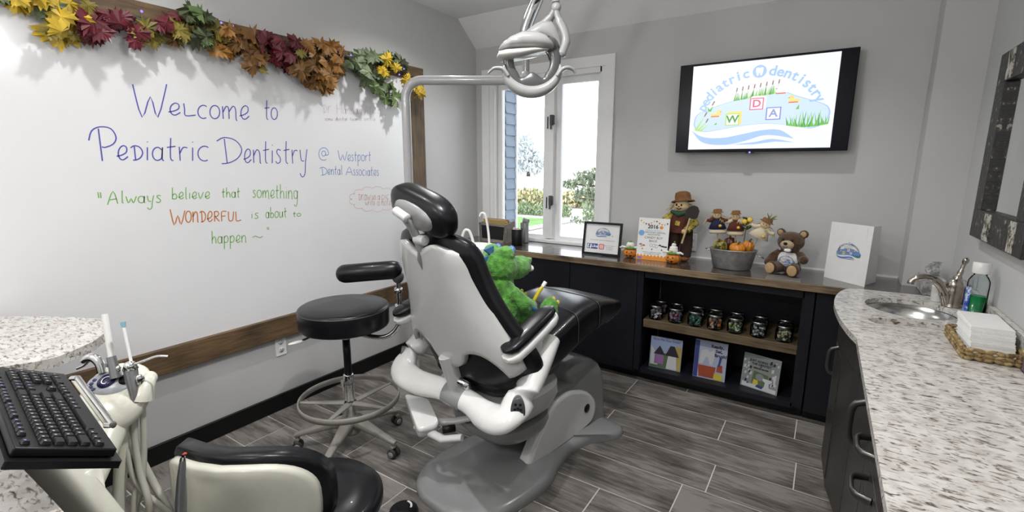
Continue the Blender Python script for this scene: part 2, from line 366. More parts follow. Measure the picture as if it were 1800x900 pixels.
for z in (1.93, 1.25):
    h = MB(); h.box((0.795, YB+0.006, z), (0.03, 0.02, 0.085)); h.box((0.818, YB+0.004, z), (0.012, 0.016, 0.075)); h.box((0.79, YB+0.0, z-0.055), (0.012, 0.014, 0.04)); h.box((0.755, YB+0.008, z-0.02), (0.008, 0.014, 0.10))
    h.build('latch', HWM, win, bevel=0.003)

# ---- outside
GRASSM = mat('lawn', (0.10, 0.22, 0.045), 0.9, var=0.3, vscale=3)
PATHM = mat('pale_path', (0.42, 0.41, 0.40), 0.9, var=0.1, vscale=4)
SANDM = mat('pale_shore', (0.55, 0.54, 0.50), 0.9, var=0.08, vscale=0.5)
mb = MB(); mb.prism([(-60, 3.95), (60, 3.95), (60, 120), (-60, 120)], -0.3, -0.02); struct(mb.build('ground', SANDM))
mb = MB(); mb.prism([(-9, 6), (-3.50, 6), (-3.30, 12.4), (-11, 12.4)], -0.019, 0.0); tag(mb.build('lawn', GRASSM), 'strip of green lawn outside the window', 'lawn')
mb = MB(); mb.prism([(-3.05, 4.6), (0.1, 4.6), (-1.0, 11.7), (-2.9, 11.7)], -0.019, 0.005); tag(mb.build('garden_path', PATHM), 'pale garden path outside behind the right casement', 'path')
mb = MB(); mb.tube([(-3.35, 6.0, 0.03), (-3.12, 12.4, 0.03)], 0.06, 6); tag(mb.build('kerb', PATHM), 'pale kerb between the lawn and the path', 'kerb')
SIDM = mat('blue_siding', (0.125, 0.16, 0.21), 0.7, var=0.06, vscale=8)
sd = thing('house_siding', 'blue shingled outer wall seen at the left edge of the window', 'wall', (0, 0, 0))
mb = MB(); z = 0.0; k = 0
while z < 2.9:
    mb.add([(0.205, 3.87, z), (0.205, 4.045, z), (0.192, 4.045, z+0.103), (0.192, 3.87, z+0.103), (0.192, 3.87, z), (0.192, 4.045, z)], [(0, 1, 2, 3), (0, 4, 5, 1)], 0, False)
    z += 0.102; k += 1
mb.box((0.10, 3.957, 1.45), (0.18, 0.175, 2.95))
mb.build('shingles', SIDM, sd, recalc=False)
MB().box((0.2, 4.051, 1.45), (0.03, 0.012, 2.95)).build('corner_board', TRIMW, sd)
def foliage(name, label, cat, boxes, n, size, mats, seed, stems=None, group=None):
    r = random.Random(seed); mb = MB()
    for (c, rad, cnt) in boxes:
        for i in range(cnt):
            while True:
                p = Vector((r.uniform(-1, 1), r.uniform(-1, 1), r.uniform(-1, 1)))
                if p.length < 1: break
            p = Vector((c[0]+p.x*rad[0], c[1]+p.y*rad[1], max(0.01, c[2]+p.z*rad[2])))
            q = Euler((r.uniform(0, 6), r.uniform(0, 6), r.uniform(0, 6))).to_matrix(); s = size*r.uniform(0.6, 1.3)
            mb.add([p+q@Vector(v) for v in ((-s, 0, 0), (0, -s*.4, 0), (s, 0, 0), (0, s*.4, 0))], [(0, 1, 2, 3)], r.randrange(len(mats)), False)
    if not stems: return tag(mb.build(name, mats, recalc=False), label, cat, group)
    t = thing(name, label, cat, stems[0][0][0], 0, group); o = mb.build('foliage', mats, t, recalc=False)
    bm = MB()
    for path, rr in stems: bm.tube(path, rr, 8)
    b = bm.build('branches', MATS['bark'], t)
    for q in (o, b):
        for v in q.data.vertices: v.co -= Vector(stems[0][0][0])
    return t
mat('bark', (0.10, 0.075, 0.055), 0.9, var=0.3)
LG = [mat('leaf_light', (0.22, 0.29, 0.13), 0.8), mat('leaf_mid', (0.15, 0.20, 0.10), 0.8), mat('leaf_grey', (0.20, 0.25, 0.15), 0.8)]  # greens lightened so their colour stands in for outdoor mist
TG = [mat('reed_pale', (0.50, 0.42, 0.26), 0.9), mat('reed_green', (0.25, 0.28, 0.12), 0.9)]
foliage('hedge', 'low round green hedge beyond the lawn outside', 'hedge', [((-6.6+i*0.62, 13.3, 0.14), (0.45, 0.35, 0.24), 420) for i in range(5)], 0, 0.06, LG, 3)
foliage('shrub', 'green shrub beyond the path in the right casement', 'shrub', [((-3.0, 13.2, 0.25), (0.3, 0.3, 0.42), 420), ((-2.2, 13.4, 0.22), (0.5, 0.3, 0.36), 500), ((-1.5, 13.2, 0.25), (0.5, 0.3, 0.40), 420)], 0, 0.06, LG, 5)
foliage('tall_grass', 'dry tall grass behind the hedge outside', 'grass', [((-8.2+i*0.7, 16.5, 0.30), (0.6, 0.4, 0.36), 260) for i in range(9)], 0, 0.12, TG, 7)['kind'] = 'stuff'
foliage('pine_tree', 'pine branches reaching into the right half of the window view', 'tree',
    [((-1.30, 8.3, 1.20), (0.20, 0.2, 0.08), 120), ((-1.02, 8.3, 1.32), (0.22, 0.2, 0.13), 150), ((-0.75, 8.3, 1.42), (0.2, 0.2, 0.12), 130), ((-0.80, 8.3, 1.12), (0.25, 0.2, 0.13), 150), ((-1.02, 8.3, 1.0), (0.22, 0.2, 0.12), 120), ((-0.78, 8.3, 0.85), (0.2, 0.2, 0.12), 80), ((-0.95, 8.2, 0.55), (0.3, 0.2, 0.07), 60)], 0, 0.055,
    [mat('pine_light', (0.24, 0.28, 0.18), 0.8), mat('pine_dark', (0.11, 0.14, 0.09), 0.8)], 9,
    stems=[([(0.2, 8.4, 0), (0.0, 8.4, 1.0), (-0.05, 8.4, 2.2)], [0.12, 0.1, 0.07]), ([(0.0, 8.4, 1.0), (-0.5, 8.3, 1.15), (-1.1, 8.3, 1.2), (-1.5, 8.3, 1.25)], [0.04, 0.03, 0.02, 0.006]), ([(0.0, 8.4, 0.8), (-0.5, 8.3, 0.9), (-1.2, 8.3, 0.95)], [0.035, 0.025, 0.008]), ([(-0.03, 8.4, 1.4), (-0.5, 8.3, 1.4), (-1.1, 8.3, 1.42)], [0.03, 0.02, 0.008])])
foliage('misty_tree', 'large tree across the water, coloured pale for mist', 'tree', [((-34.2, 60, 3.4), (1.5, 1.5, 2.9), 500), ((-32.6, 60, 2.2), (1.5, 1.5, 1.9), 400), ((-36.6, 62, 3.8), (2.2, 2, 3.6), 500)], 0, 0.45, [mat('mist_tinted_leaf', (0.50, 0.54, 0.55), 0.9)], 11,  # haze is put into the pale leaf colour, no mist volume
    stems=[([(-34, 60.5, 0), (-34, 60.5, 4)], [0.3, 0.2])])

# ---- whiteboard on the left wall
wbx = 0.012
wb = thing('whiteboard', 'large wall-mounted whiteboard with handwritten welcome message and rustic wood frame', 'whiteboard', (0, 1.0, 0.5))
def child_off(o, root):
    for v in o.data.vertices: v.co -= root.location
    return o
def build_in(mb, name, mats, root, **k): return child_off(mb.build(name, mats, root, **k), root)
build_in(MB().box((wbx/2, 0.925, 1.39), (wbx, 3.97, 1.76)), 'board_surface', BOARD, wb)
build_in(MB().box((0.014, 0.94, 2.255), (0.028, 4.03, 0.095)), 'frame_rail', RUSTIC_Y, wb, bevel=0.004)
build_in(MB().box((0.018, 0.94, 0.547), (0.036, 4.03, 0.135)), 'frame_rail', RUSTIC_Y, wb, bevel=0.004)
build_in(MB().box((0.014, 2.882, 1.411), (0.027, 0.145, 1.593)), 'frame_post', RUSTIC_Z, wb, bevel=0.004)

# ---- handwriting
def pl(*p): return list(p)
GL = {
 'W': [[(0, 0), (.28, 1), (.52, .38), (.74, 1), (1, 0)]], 'w': [[(0, .1), (.25, 1), (.5, .4), (.72, 1), (1, .1)]],
 'e': [[(0, .75)]+[(.45, .66), (.85, .45), (.86, .12), (.55, .0), (.22, .25), (.15, .65), (.35, .95), (.65, .97), (1, .75)]],
 'L': [[(.05, 0), (.12, .5), (.2, 1), (1, .92)]], 'l': [[(.4, -.7), (.45, .8), (.8, 1)]],
 'c': [arc(.6, .5, .55, .5, -55, -300, 10)], 'C': [arc(.6, .5, .55, .5, -55, -300, 10)],
 'o': [arc(.5, .5, .48, .5, -90, 270, 14)], 'O': [arc(.5, .5, .48, .5, -90, 270, 14)],
 'm': [[(.02, .05), (.08, 1)], [(.06, .5), (.25, .08), (.42, .2), (.46, 1)], [(.46, .45), (.7, .05), (.88, .25), (.92, 1), (1, 1.1)]],
 'n': [[(.05, .05), (.1, 1)], [(.08, .5), (.45, .05), (.8, .25), (.88, .95), (1, 1)]],
 'r': [[(.1, .05), (.2, 1)], [(.16, .5), (.5, .1), (.95, .12)]], 'h': [[(.08, -.7), (.12, 1)], [(.1, .5), (.45, .1), (.8, .3), (.9, 1)]],
 't': [[(.45, -.55), (.42, .8), (.75, 1)], [(.02, .1), (.98, .02)]], 'i': [[(.5, .1), (.5, 1)], [(.48, -.3), (.55, -.25)]],
 'a': [arc(.45, .55, .42, .45, -40, -330, 10)+[(.86, .1), (.85, .9), (1, 1)]], 'u': [[(.05, .05), (.1, .8), (.4, 1), (.78, .7), (.85, .05), (.9, 1)]],
 's': [[(.85, .1), (.4, .02), (.2, .25), (.75, .6), (.75, .9), (.3, 1), (.05, .85)]], 'S': [[(.9, .1), (.4, 0), (.15, .25), (.8, .6), (.8, .92), (.3, 1), (.05, .85)]],
 'y': [[(.05, .05), (.2, .75), (.55, .8)], [(.9, .02), (.72, .9), (.65, 1.7), (.3, 1.9), (.05, 1.65)]], 'g': [arc(.45, .5, .4, .45, -40, -330, 10)+[(.85, .1), (.8, 1.4), (.5, 1.8), (.1, 1.6)]],
 'p': [[(.1, .05), (.15, 1.8)], [(.12, .3), (.5, 0), (.9, .3), (.8, .8), (.4, .95), (.15, .8)]], 'b': [[(.1, -.7), (.12, 1)], [(.12, .5), (.5, .2), (.9, .5), (.8, .9), (.4, 1), (.12, .9)]],
 'v': [[(.05, .1), (.4, 1), (.95, .05)]], 'd': [arc(.45, .6, .4, .4, -40, -330, 10)+[(.88, -.6), (.88, 1)]],
 'P': [[(.35, .05), (.5, 1)], [(0, .4), (.1, .12), (.4, 0), (.8, .05), (1, .3), (.9, .5), (.6, .6), (.48, .58)]],
 'D': [[(.3, .05), (.42, 1)], [(0, .15), (.3, 0), (.75, .1), (1, .45), (.85, .8), (.5, .98), (.2, 1)]],
 'A': [[(0, 1), (.5, 0), (.95, 1)], [(.2, .65), (.85, .6)]], 'N': [[(.05, 1), (.1, 0), (.8, 1), (.9, 0)]], 'E': [[(.9, 0), (.1, .05), (.15, 1), (.95, .95)], [(.1, .5), (.75, .48)]],
 'R': [[(.1, 0), (.15, 1)], [(.1, .05), (.6, 0), (.85, .25), (.5, .5), (.2, .5), (.95, 1)]], 'F': [[(.95, 0), (.1, .05), (.15, 1)], [(.1, .5), (.75, .45)]],
 'U': [[(.05, 0), (.1, .8), (.4, 1), (.8, .8), (.9, 0)]], 'H': [[(.1, 0), (.12, 1)], [(.9, 0), (.88, 1)], [(.1, .5), (.9, .45)]], 'B': [[(.1, 0), (.15, 1), (.7, 1), (.9, .75), (.6, .5), (.2, .5), (.7, .45), (.75, .1), (.1, 0)]],
 '"': [[(.2, 0), (.35, 1)], [(.65, 0), (.75, 1)]], '~': [[(0, .6), (.25, .2), (.5, .5), (.75, .75), (1, .35)]],
 '@': [arc(.5, .45, .2, .2, 0, 360, 10)+[(.75, .6)]+arc(.5, .48, .48, .5, 0, -300, 14)], ',': [[(.5, .9), (.3, 1.3)]],
}
NARROW = {'i': .35, 'l': .5, 't': .75, 'r': .8, 'm': 1.5, 'W': 1.6, 'w': 1.4, ',': .4, 's': .75, 'e': .95}
def wbp(px, py):
    p = at(px, py, 'x', wbx+0.0006); return Vector((p.y, p.z))
def write(words, mat_, wpx, label):
    """each word: text and the photo-measured ends of its x-height band; strokes lie on the board"""
    mb = None
    def stroke(mb, pts):
        pts = [p for p in bez([(a.x, a.y, 0) for a in pts], 3)] if len(pts) > 2 else [Vector((a.x, a.y, 0)) for a in pts]
        n = len(pts); w = wpx
        A, B = [], []
        for i, p in enumerate(pts):
            t = (pts[min(i+1, n-1)]-pts[max(i-1, 0)]); t = t.normalized() if t.length > 0 else Vector((1, 0, 0)); q = Vector((-t.y, t.x, 0))*w/2
            A.append(p+q); B.append(p-q)
        vs = [(wbx+0.0007, a.x, a.y) for a in A]+[(wbx+0.0007, b.x, b.y) for b in B]
        mb.add(vs, [(i, i+1, n+i+1, n+i) for i in range(n-1)], 0, False)
    for (txt, x0, yt0, yb0, x1, yt1, yb1) in words:
        mb = MB()
        W = sum(NARROW.get(c, 1.0) for c in txt); g = 0.22; tot = W+g*(len(txt)-1); u = 0
        for c in txt:
            w = NARROW.get(c, 1.0)
            if c in GL:
                for st in GL[c]:
                    pts = []
                    for (a, b) in st:
                        s = (u+a*w)/tot; x = x0+(x1-x0)*s; yt = yt0+(yt1-yt0)*s; yb = yb0+(yb1-yb0)*s
                        pts.append(wbp(x, yt+(yb-yt)*b))
                    stroke(mb, pts)
            u += w+g
        o = mb.build('handwritten_word', mat_, wb, recalc=False); child_off(o, wb); o['label'] = label
MBLUE = mat('marker_indigo', (0.09, 0.09, 0.42), 0.5); MBLUE2 = mat('marker_blue', (0.16, 0.27, 0.58), 0.5); MGREEN = mat('marker_green', (0.20, 0.46, 0.10), 0.5)
MORANGE = mat('marker_orange', (0.58, 0.20, 0.05), 0.5); MPINK = mat('marker_faint_pink', (0.66, 0.56, 0.68), 0.5); MSOFT = mat('marker_soft_orange', (0.72, 0.42, 0.28), 0.5)
write([('W', 233, 148, 206, 293, 148, 206), ('eL', 296, 181, 202, 344, 182, 204), ('come', 347, 185, 208, 438, 186, 210), ('to', 465, 188, 210, 488, 190, 210)], MBLUE, 0.0055, 'indigo welcome handwriting')
write([('P', 156, 223, 283, 204, 223, 283), ('eDiatric', 205, 256, 281, 368, 257, 283), ('D', 381, 241, 288, 425, 243, 286), ('entistry', 428, 262, 286, 541, 262, 288)], MBLUE, 0.0055, 'indigo practice name handwriting')
write([('@', 560, 260, 282, 578, 260, 282), ('W', 594, 264, 282, 610, 266, 282), ('estport', 611, 272, 283, 652, 272, 283), ('D', 562, 294, 308, 575, 294, 308), ('ental', 576, 297, 307, 602, 297, 307), ('A', 608, 293, 308, 620, 294, 308), ('ssociates', 621, 298, 308, 666, 299, 309)], MBLUE2, 0.004, 'paler blue handwriting')
write([('"', 170, 338, 348, 180, 338, 348), ('A', 189, 336, 360, 208, 336, 358), ('lways', 212, 344, 357, 284, 343, 356), ('believe', 302, 338, 350, 369, 337, 349), ('that', 390, 337, 347, 422, 336, 347), ('something', 444, 334, 347, 524, 334, 350),
       ('is', 441, 375, 384, 455, 374, 384), ('about', 467, 372, 383, 504, 371, 382), ('to', 515, 375, 381, 529, 375, 380), ('happen', 372, 415, 428, 433, 413, 426), ('~', 444, 414, 420, 462, 413, 419), ('"', 468, 399, 404, 474, 399, 404)], MGREEN, 0.0045, 'green quote handwriting')
write([('W', 299, 368, 396, 325, 370, 394), ('OnDeRFUL', 326, 371, 391, 424, 372, 388)], MORANGE, 0.0055, 'orange handwriting')
write([('Dr', 567, 184, 198, 582, 186, 199), ('H', 591, 182, 200, 602, 184, 200), ('annah', 603, 190, 200, 636, 190, 201), ('Ann', 641, 186, 200, 666, 186, 200), ('some', 571, 208, 212, 585, 208, 212), ('dental', 589, 208, 212, 611, 208, 212), ('teams', 615, 208, 212, 636, 208, 212), ('smile', 640, 208, 212, 660, 208, 212)], MPINK, 0.004, 'faint pink rubbed-out handwriting')
write([('Draw', 630, 341, 352, 651, 341, 352), ('us', 654, 343, 351, 661, 343, 351), ('a', 664, 343, 351, 668, 343, 351), ('pic', 671, 342, 351, 684, 342, 350), ('or', 688, 342, 350, 697, 342, 350), ('write', 642, 354, 361, 659, 354, 361), ('a', 663, 354, 361, 667, 354, 361), ('note', 671, 353, 361, 687, 353, 361)], MORANGE, 0.0022, 'small orange handwriting')
mb = MB()
cl = []
for i in range(13):
    a0 = 2*pi*i/13; cx, cy = 659+37*cos(a0), 350+17*sin(a0)
    for k in range(7):
        b = a0-1.3+2.6*k/6; cl.append((cx+9*cos(b), cy+5.5*sin(b)))
pts = [wbp(*c) for c in cl]; n = len(pts)
for i in range(n):
    a, b = pts[i], pts[(i+1) % n]; t = (b-a)
    if t.length < 1e-5: continue
    q = Vector((-t.y, t.x)).normalized()*0.0013
    mb.add([(wbx+.0007, *(a+q)), (wbx+.0007, *(b+q)), (wbx+.0007, *(b-q)), (wbx+.0007, *(a-q))], [(0, 1, 2, 3)], 0, False)
o = mb.build('marker_drawing', MSOFT, wb, recalc=False); child_off(o, wb); o['label'] = 'thin orange cloud outline'

# ---- autumn leaf garland along the top rail
gar = thing('leaf_garland', 'autumn garland of yellow, red, brown and green fabric maple leaves along whiteboard top', 'garland', (0.05, 1.6, 2.25))
LEAF = [(0, -1), (.12, -.55), (.5, -.72), (.46, -.45), (.95, -.35), (.78, -.12), (1.0, .2), (.62, .2), (.66, .5), (.36, .38), (.22, .72), (.12, .62), (0, 1.0), (-.12, .62), (-.22, .72), (-.36, .38), (-.66, .5), (-.62, .2), (-1.0, .2), (-.78, -.12), (-.95, -.35), (-.46, -.45), (-.5, -.72), (-.12, -.55)]
LC = {'yellow': ((0.50, 0.34, 0.02), 'yellow leaves'), 'olive': ((0.17, 0.135, 0.02), 'olive leaves'), 'sage': ((0.13, 0.17, 0.085), 'sage green leaves'), 'red': ((0.10, 0.006, 0.014), 'dark red leaves'), 'brown': ((0.15, 0.07, 0.014), 'brown leaves'), 'orange': ((0.28, 0.13, 0.025), 'orange brown leaves'), 'green': ((0.08, 0.13, 0.035), 'green leaves'), 'dark': ((0.045, 0.06, 0.02), 'dark green leaves')}
GARL = [(10, 0, 'sage', 3, 22), (30, 8, 'yellow', 3, 16), (60, 4, 'yellow', 3, 20), (88, 16, 'sage', 4, 20), (78, 2, 'yellow', 3, 18), (112, 46, 'yellow', 5, 26), (98, 52, 'olive', 2, 20), (135, 36, 'yellow', 3, 18), (140, 66, 'olive', 2, 14), (118, 6, 'yellow', 2, 18), (155, 16, 'olive', 3, 16),
 (166, 42, 'red', 5, 24), (172, 58, 'red', 4, 18), (156, 60, 'red', 2, 16), (190, 28, 'red', 4, 20), (215, 28, 'red', 4, 22), (222, 52, 'red', 4, 20), (240, 70, 'red', 5, 20), (250, 40, 'dark', 3, 20), (262, 62, 'olive', 4, 20), (282, 40, 'red', 4, 20), (275, 70, 'olive', 3, 18), (300, 68, 'brown', 3, 18), (305, 30, 'red', 3, 18), (312, 54, 'olive', 5, 22), (330, 58, 'olive', 3, 16),
 (335, 24, 'dark', 3, 16), (345, 34, 'green', 4, 18), (362, 32, 'dark', 3, 16), (356, 58, 'dark', 4, 22), (368, 74, 'green', 2, 14), (382, 60, 'olive', 4, 20), (395, 82, 'orange', 5, 24), (405, 60, 'orange', 4, 22), (420, 74, 'brown', 5, 24), (435, 66, 'brown', 5, 24), (445, 90, 'brown', 6, 26), (455, 108, 'brown', 4, 18), (462, 118, 'olive', 2, 12),
 (470, 72, 'red', 5, 22), (488, 66, 'red', 5, 22), (496, 84, 'red', 5, 20), (506, 104, 'red', 5, 20), (480, 100, 'red', 3, 18), (520, 80, 'red', 4, 18), (530, 96, 'olive', 3, 14),
 (545, 88, 'orange', 4, 18), (535, 118, 'brown', 6, 26), (555, 112, 'brown', 6, 28), (550, 136, 'brown', 5, 22), (572, 118, 'orange', 6, 22), (575, 140, 'orange', 5, 20), (570, 76, 'orange', 4, 18), (590, 88, 'orange', 3, 16), (592, 118, 'orange', 5, 18), (585, 142, 'orange', 3, 14), (600, 100, 'orange', 3, 16), (597, 142, 'orange', 1, 12),
 (634, 92, 'sage', 4, 18), (622, 116, 'sage', 4, 18), (640, 112, 'sage', 4, 18), (660, 100, 'sage', 4, 20), (648, 128, 'sage', 5, 20), (664, 130, 'sage', 4, 18), (662, 148, 'green', 4, 16), (678, 92, 'green', 3, 16), (692, 84, 'dark', 3, 18), (700, 100, 'dark', 4, 20), (676, 146, 'sage', 4, 18), (690, 156, 'green', 4, 16), (698, 172, 'green', 4, 16), (684, 166, 'green', 3, 14),
 (683, 104, 'yellow', 4, 14), (676, 128, 'yellow', 4, 14), (690, 116, 'yellow', 3, 12), (714, 134, 'yellow', 4, 12), (720, 146, 'yellow', 2, 12), (738, 158, 'yellow', 6, 14), (746, 166, 'yellow', 3, 12)]
rg = random.Random(21); bins = {}
for (px, py, cn, n, rad) in GARL:
    for i in range(max(1, round(n*.78))):
        xx = rg.uniform(0.035, 0.15); jx, jy = rg.gauss(0, rad*.32), rg.gauss(0, rad*.32)
        p = at(max(px+jx, -6), py+jy, 'x', xx)
        dist = (p-CAM).length; s = min(rad*dist/FPX*0.78*rg.uniform(.75, 1.15), 0.075); p.z = min(p.z, 2.315-s*.35)
        nrm = Vector((1, rg.uniform(-.8, .8), rg.uniform(-.5, .9))).normalized()
        q = nrm.to_track_quat('Z', 'Y').to_matrix(); a = rg.gauss(pi, 0.8); ca, sa = cos(a), sin(a)
        cup = rg.uniform(-.5, .5); fold = rg.uniform(.2, 1.2); m_ = bins.setdefault(cn, MB())
        vs = []
        for (u, v) in LEAF+[(0, 0)]:
            h = -fold*abs(u)*.6 + cup*v*v*.7 + .16*sin(5*u+3*v+i)
            w = q @ Vector((u*ca-v*sa, u*sa+v*ca, h)); w = p+w*s; w.x = max(w.x, 0.03); vs.append(w)
        nn = len(LEAF); m_.add(vs, [(k, (k+1) % nn, nn) for k in range(nn)], 0, False)
for cn, m_ in bins.items():
    o = m_.build('leaves', mat('leaf_'+cn+'_fabric', LC[cn][0], 0.55, var=0.3, vscale=25), gar, recalc=False); child_off(o, gar); o['label'] = LC[cn][1]; o['kind'] = 'stuff'
mb = MB()
vp = [at(x, y, 'x', 0.045) for x, y in ((2, 0), (60, 14), (150, 30), (240, 40), (340, 52), (440, 78), (520, 90), (600, 100), (680, 118), (712, 128), (736, 150))]
for dz in (-.012, .01): mb.tube([p+Vector((0.004*i % .01, 0, dz*sin(i*1.7))) for i, p in enumerate(bez(vp, 5))], 0.004, 6)
o = mb.build('vine', mat('garland_vine', (0.035, 0.022, 0.014), 0.8), gar); child_off(o, gar)
for (x, y) in ((249, 20), (409, 45), (617, 97), (710, 121), (702, 131), (389, 40), (535, 74)):
    o = MB().ell(at(x, y, 'x', 0.06), (.006, .006, .006), None, 8, 6).build('fairy_light', emat('fairy_light_violet', (0.3, 0.22, 1.0), 1.5), gar); child_off(o, gar)

# ---- duplex outlet plates
def outlet(name, label, M):
    t = thing(name, label, 'outlet', M.translation); t.rotation_euler = M.to_euler()
    MB().box((0, 0, 0.003), (0.072, 0.128, 0.006)).build('plate', TRIMW, t, bevel=0.002)
    for s in (-1, 1):
        r = MB().lathe([(0.0, 0.006), (0.017, 0.006), (0.017, 0.009), (0, 0.009)], 20, (0, s*0.026, 0)).build('receptacle', WHITEP, t)
        d = MB(); d.box((-0.006, s*0.026+.003, 0.0095), (0.002, 0.008, 0.001)); d.box((0.006, s*0.026+.003, 0.0095), (0.002, 0.008, 0.001)); d.lathe([(0, .009), (.0025, .009), (.0025, .0098), (0, .0098)], 8, (0, s*0.026-.008, 0)); d.build('slots', BLACKPL, r)
    return t
Mx = Matrix(((0, 0, 1, 0), (1, 0, 0, 1.60), (0, 1, 0, 0.42), (0, 0, 0, 1))); outlet('wall_outlet', 'white duplex outlet on left wall below the whiteboard frame', Mx)
Mx = Matrix(((1, 0, 0, 2.003), (0, 0, -1, 3.68), (0, 1, 0, 0.99), (0, 0, 0, 1))); outlet('wall_outlet', 'white outlet on back wall beside the tall scarecrow', Mx)

# ================================================================== DENTAL CHAIR
CH = (1.55, 1.97, 0.0); CHR = R(-10)
chair = thing('dental_chair', 'black and grey dental treatment chair in the middle of the room', 'dental chair', CH, CHR)
def sup(hw, hh, n=28, e=0.5, cx=0, cz=0):
    """rounded-rectangle ring (superellipse)"""
    out = []
    for k in range(n):
        a = 2*pi*k/n; c, s_ = cos(a), sin(a)
        out.append((cx+hw*math.copysign(abs(c)**e, c), cz+hh*math.copysign(abs(s_)**e, s_)))
    return out
# foot plate on the floor (plan outline, chair axes: x right, y forward)
plate = [(0.0, -.565), (.10, -.56), (.20, -.51), (.27, -.40), (.295, -.22), (.285, -.06), (.235, .08), (.205, .22), (.22, .36), (.27, .45), (.31, .52), (.30, .60), (.24, .64), (.12, .64), (0, .63)]
plate = plate + [(-x, y) for x, y in plate[::-1] if x > 0]
pp = [(p.x, p.y) for p in bez([(x, y, 0) for x, y in plate]+[(plate[0][0], plate[0][1], 0)], 4)][:-1]
mb = MB(); rings = []
for (sc_, z) in ((1.0, 0.001), (1.0, 0.022), (.975, .036), (.90, .047), (.70, .062), (.45, .078), (.2, .085)):
    rings.append([(x*sc_, (y-0.02)*(sc_ if sc_ > .95 else sc_*.5+.5*sc_)+0.02, z) for x, y in pp])
mb.loft(rings); mb.build('foot_plate', GREYP, chair)
# front pump column with rounded hood
def vbox(mb, x0, x1, y0, y1, zs, e=.35, n=28):
    """stack of rounded rectangles: zs = [(z, inset_x, shift_y_front, shift_y_back)]"""
    rr = []
    for (z, ix, fy, by) in zs:
        rr.append([(a, b, z) for a, b in sup((x1-x0)/2-ix, (y1-fy-y0-by)/2, n, e, (x0+x1)/2, (y0+by+y1-fy)/2)])
    return mb.loft(rr)
vbox(MB(), -.148, .148, .29, .665, [(.03, -.004, -.01, .06), (.12, 0, 0, .05), (.24, .002, .008, .03), (.33, .006, .025, .01), (.385, .016, .055, .0), (.42, .036, .10, .01), (.44, .07, .15, .03), (.446, .11, .20, .08)]).build('pump_cover', GREYP, chair)
# lifting arm: wedge-shaped side panels and the grey upper shield
wedge = [(-.115, .040), (.05, .045), (.25, .05), (.42, .062), (.495, .085), (.522, .15), (.495, .215), (.43, .275), (.34, .315), (.24, .34), (.125, .325), (.05, .255), (-.03, .165)]
for sx in (1, -1):
    q = [(p.x, p.y) for p in bez([(a, b, 0) for a, b in wedge]+[(wedge[0][0], wedge[0][1], 0)], 3)][:-1]
    mb = MB(); rr = []
    cx0 = sum(a for a, b in q)/len(q); cz0 = sum(b for a, b in q)/len(q)
    for (x, k) in ((.105, 1.0), (.15, 1.0), (.163, .97), (.168, .90)):
        rr.append([(sx*x, cx0+(a-cx0)*k, cz0+(b-cz0)*k) for a, b in q])
    mb.loft(rr); o = mb.build('lift_arm_panel', WHITEP, chair)
    MB().lathe([(0, 0), (.022, 0), (.026, .004), (.026, .006), (0, .009)], 24, (sx*.166, .412, .185), Euler((0, sx*pi/2, 0)).to_matrix()).build('pivot_cap', BLACKPL, o)
mb = MB(); rr = []
for (y, z0, z1, hw) in ((-.06, .20, .29, .10), (-.02, .27, .385, .128), (.08, .27, .39, .142), (.18, .26, .382, .146), (.26, .25, .372, .146), (.34, .25, .36, .146)):
    rr.append([(a, y, b) for a, b in sup(hw, (z1-z0)/2, 24, .45, 0, (z0+z1)/2)])
mb.loft(rr).build('lift_shield', GREYP, chair)
# seat carrier: two nested grey bowls below the yoke
for nm, mt, zt, zb, hw, y0, y1 in (('seat_carrier', SHELL, .50, .31, .275, -.40, .13), ('carrier_skirt', GREYP, .33, .19, .225, -.34, .10)):
    mb = MB(); rr = []
    for t in (0, .3, .6, .85, 1.0):
        z = zt+(zb-zt)*t; k = 1-.45*t**2.6
        rr.append([(a*k, (y0+y1)/2+(b)*k+.05*t, z-0.10*(b/.25)*0) for a, b in sup(hw, (y1-y0)/2, 32, .75)])
    mb.loft(rr).build(nm, mt, chair)
# yoke: thick white tube sweeping under the backrest from arm to arm
ypts = [(-.345, -.14, .78), (-.372, -.26, .70), (-.385, -.38, .60), (-.365, -.45, .535), (-.25, -.45, .508), (-.09, -.415, .512), (.09, -.415, .512), (.23, -.44, .508), (.335, -.435, .535), (.358, -.36, .60), (.348, -.24, .70), (.318, -.12, .78)]
rad = [.048, .058, .064, .068, .062, .052, .052, .062, .068, .064, .058, .048]
pa = bez(ypts, 6); ra = interp(rad, 6)
mb = MB(); rings = []
for i, p in enumerate(pa):
    t = (pa[min(i+1, len(pa)-1)]-pa[max(i-1, 0)]).normalized()
    side = Vector((0, .62, .78)) if abs(p.x) < .25 else Vector((0, .75, .66)); side = (side-t*side.dot(t)).normalized(); b = t.cross(side)
    rings.append([p+side*cos(2*pi*k/20)*ra[i]+b*sin(2*pi*k/20)*ra[i]*(.58+.25*min(1, max(0, (p.z-.56)/.12))) for k in range(20)])
yk = mb.loft(rings).build('yoke', WHITEP, chair)
mb = MB(); rings = []
for x in (-.062, -.058, .058, .062):
    k = 1.0 if abs(x) > .06 else 1.06
    rings.append([Vector((x-.005, -.415, .512))+Vector((0, .62, .78))*cos(2*pi*q/20)*.053*k+Vector((0, -.78, .62))*sin(2*pi*q/20)*.031*k for q in range(20)])
mb.loft(rings).build('yoke_clamp', GREYP, chair)
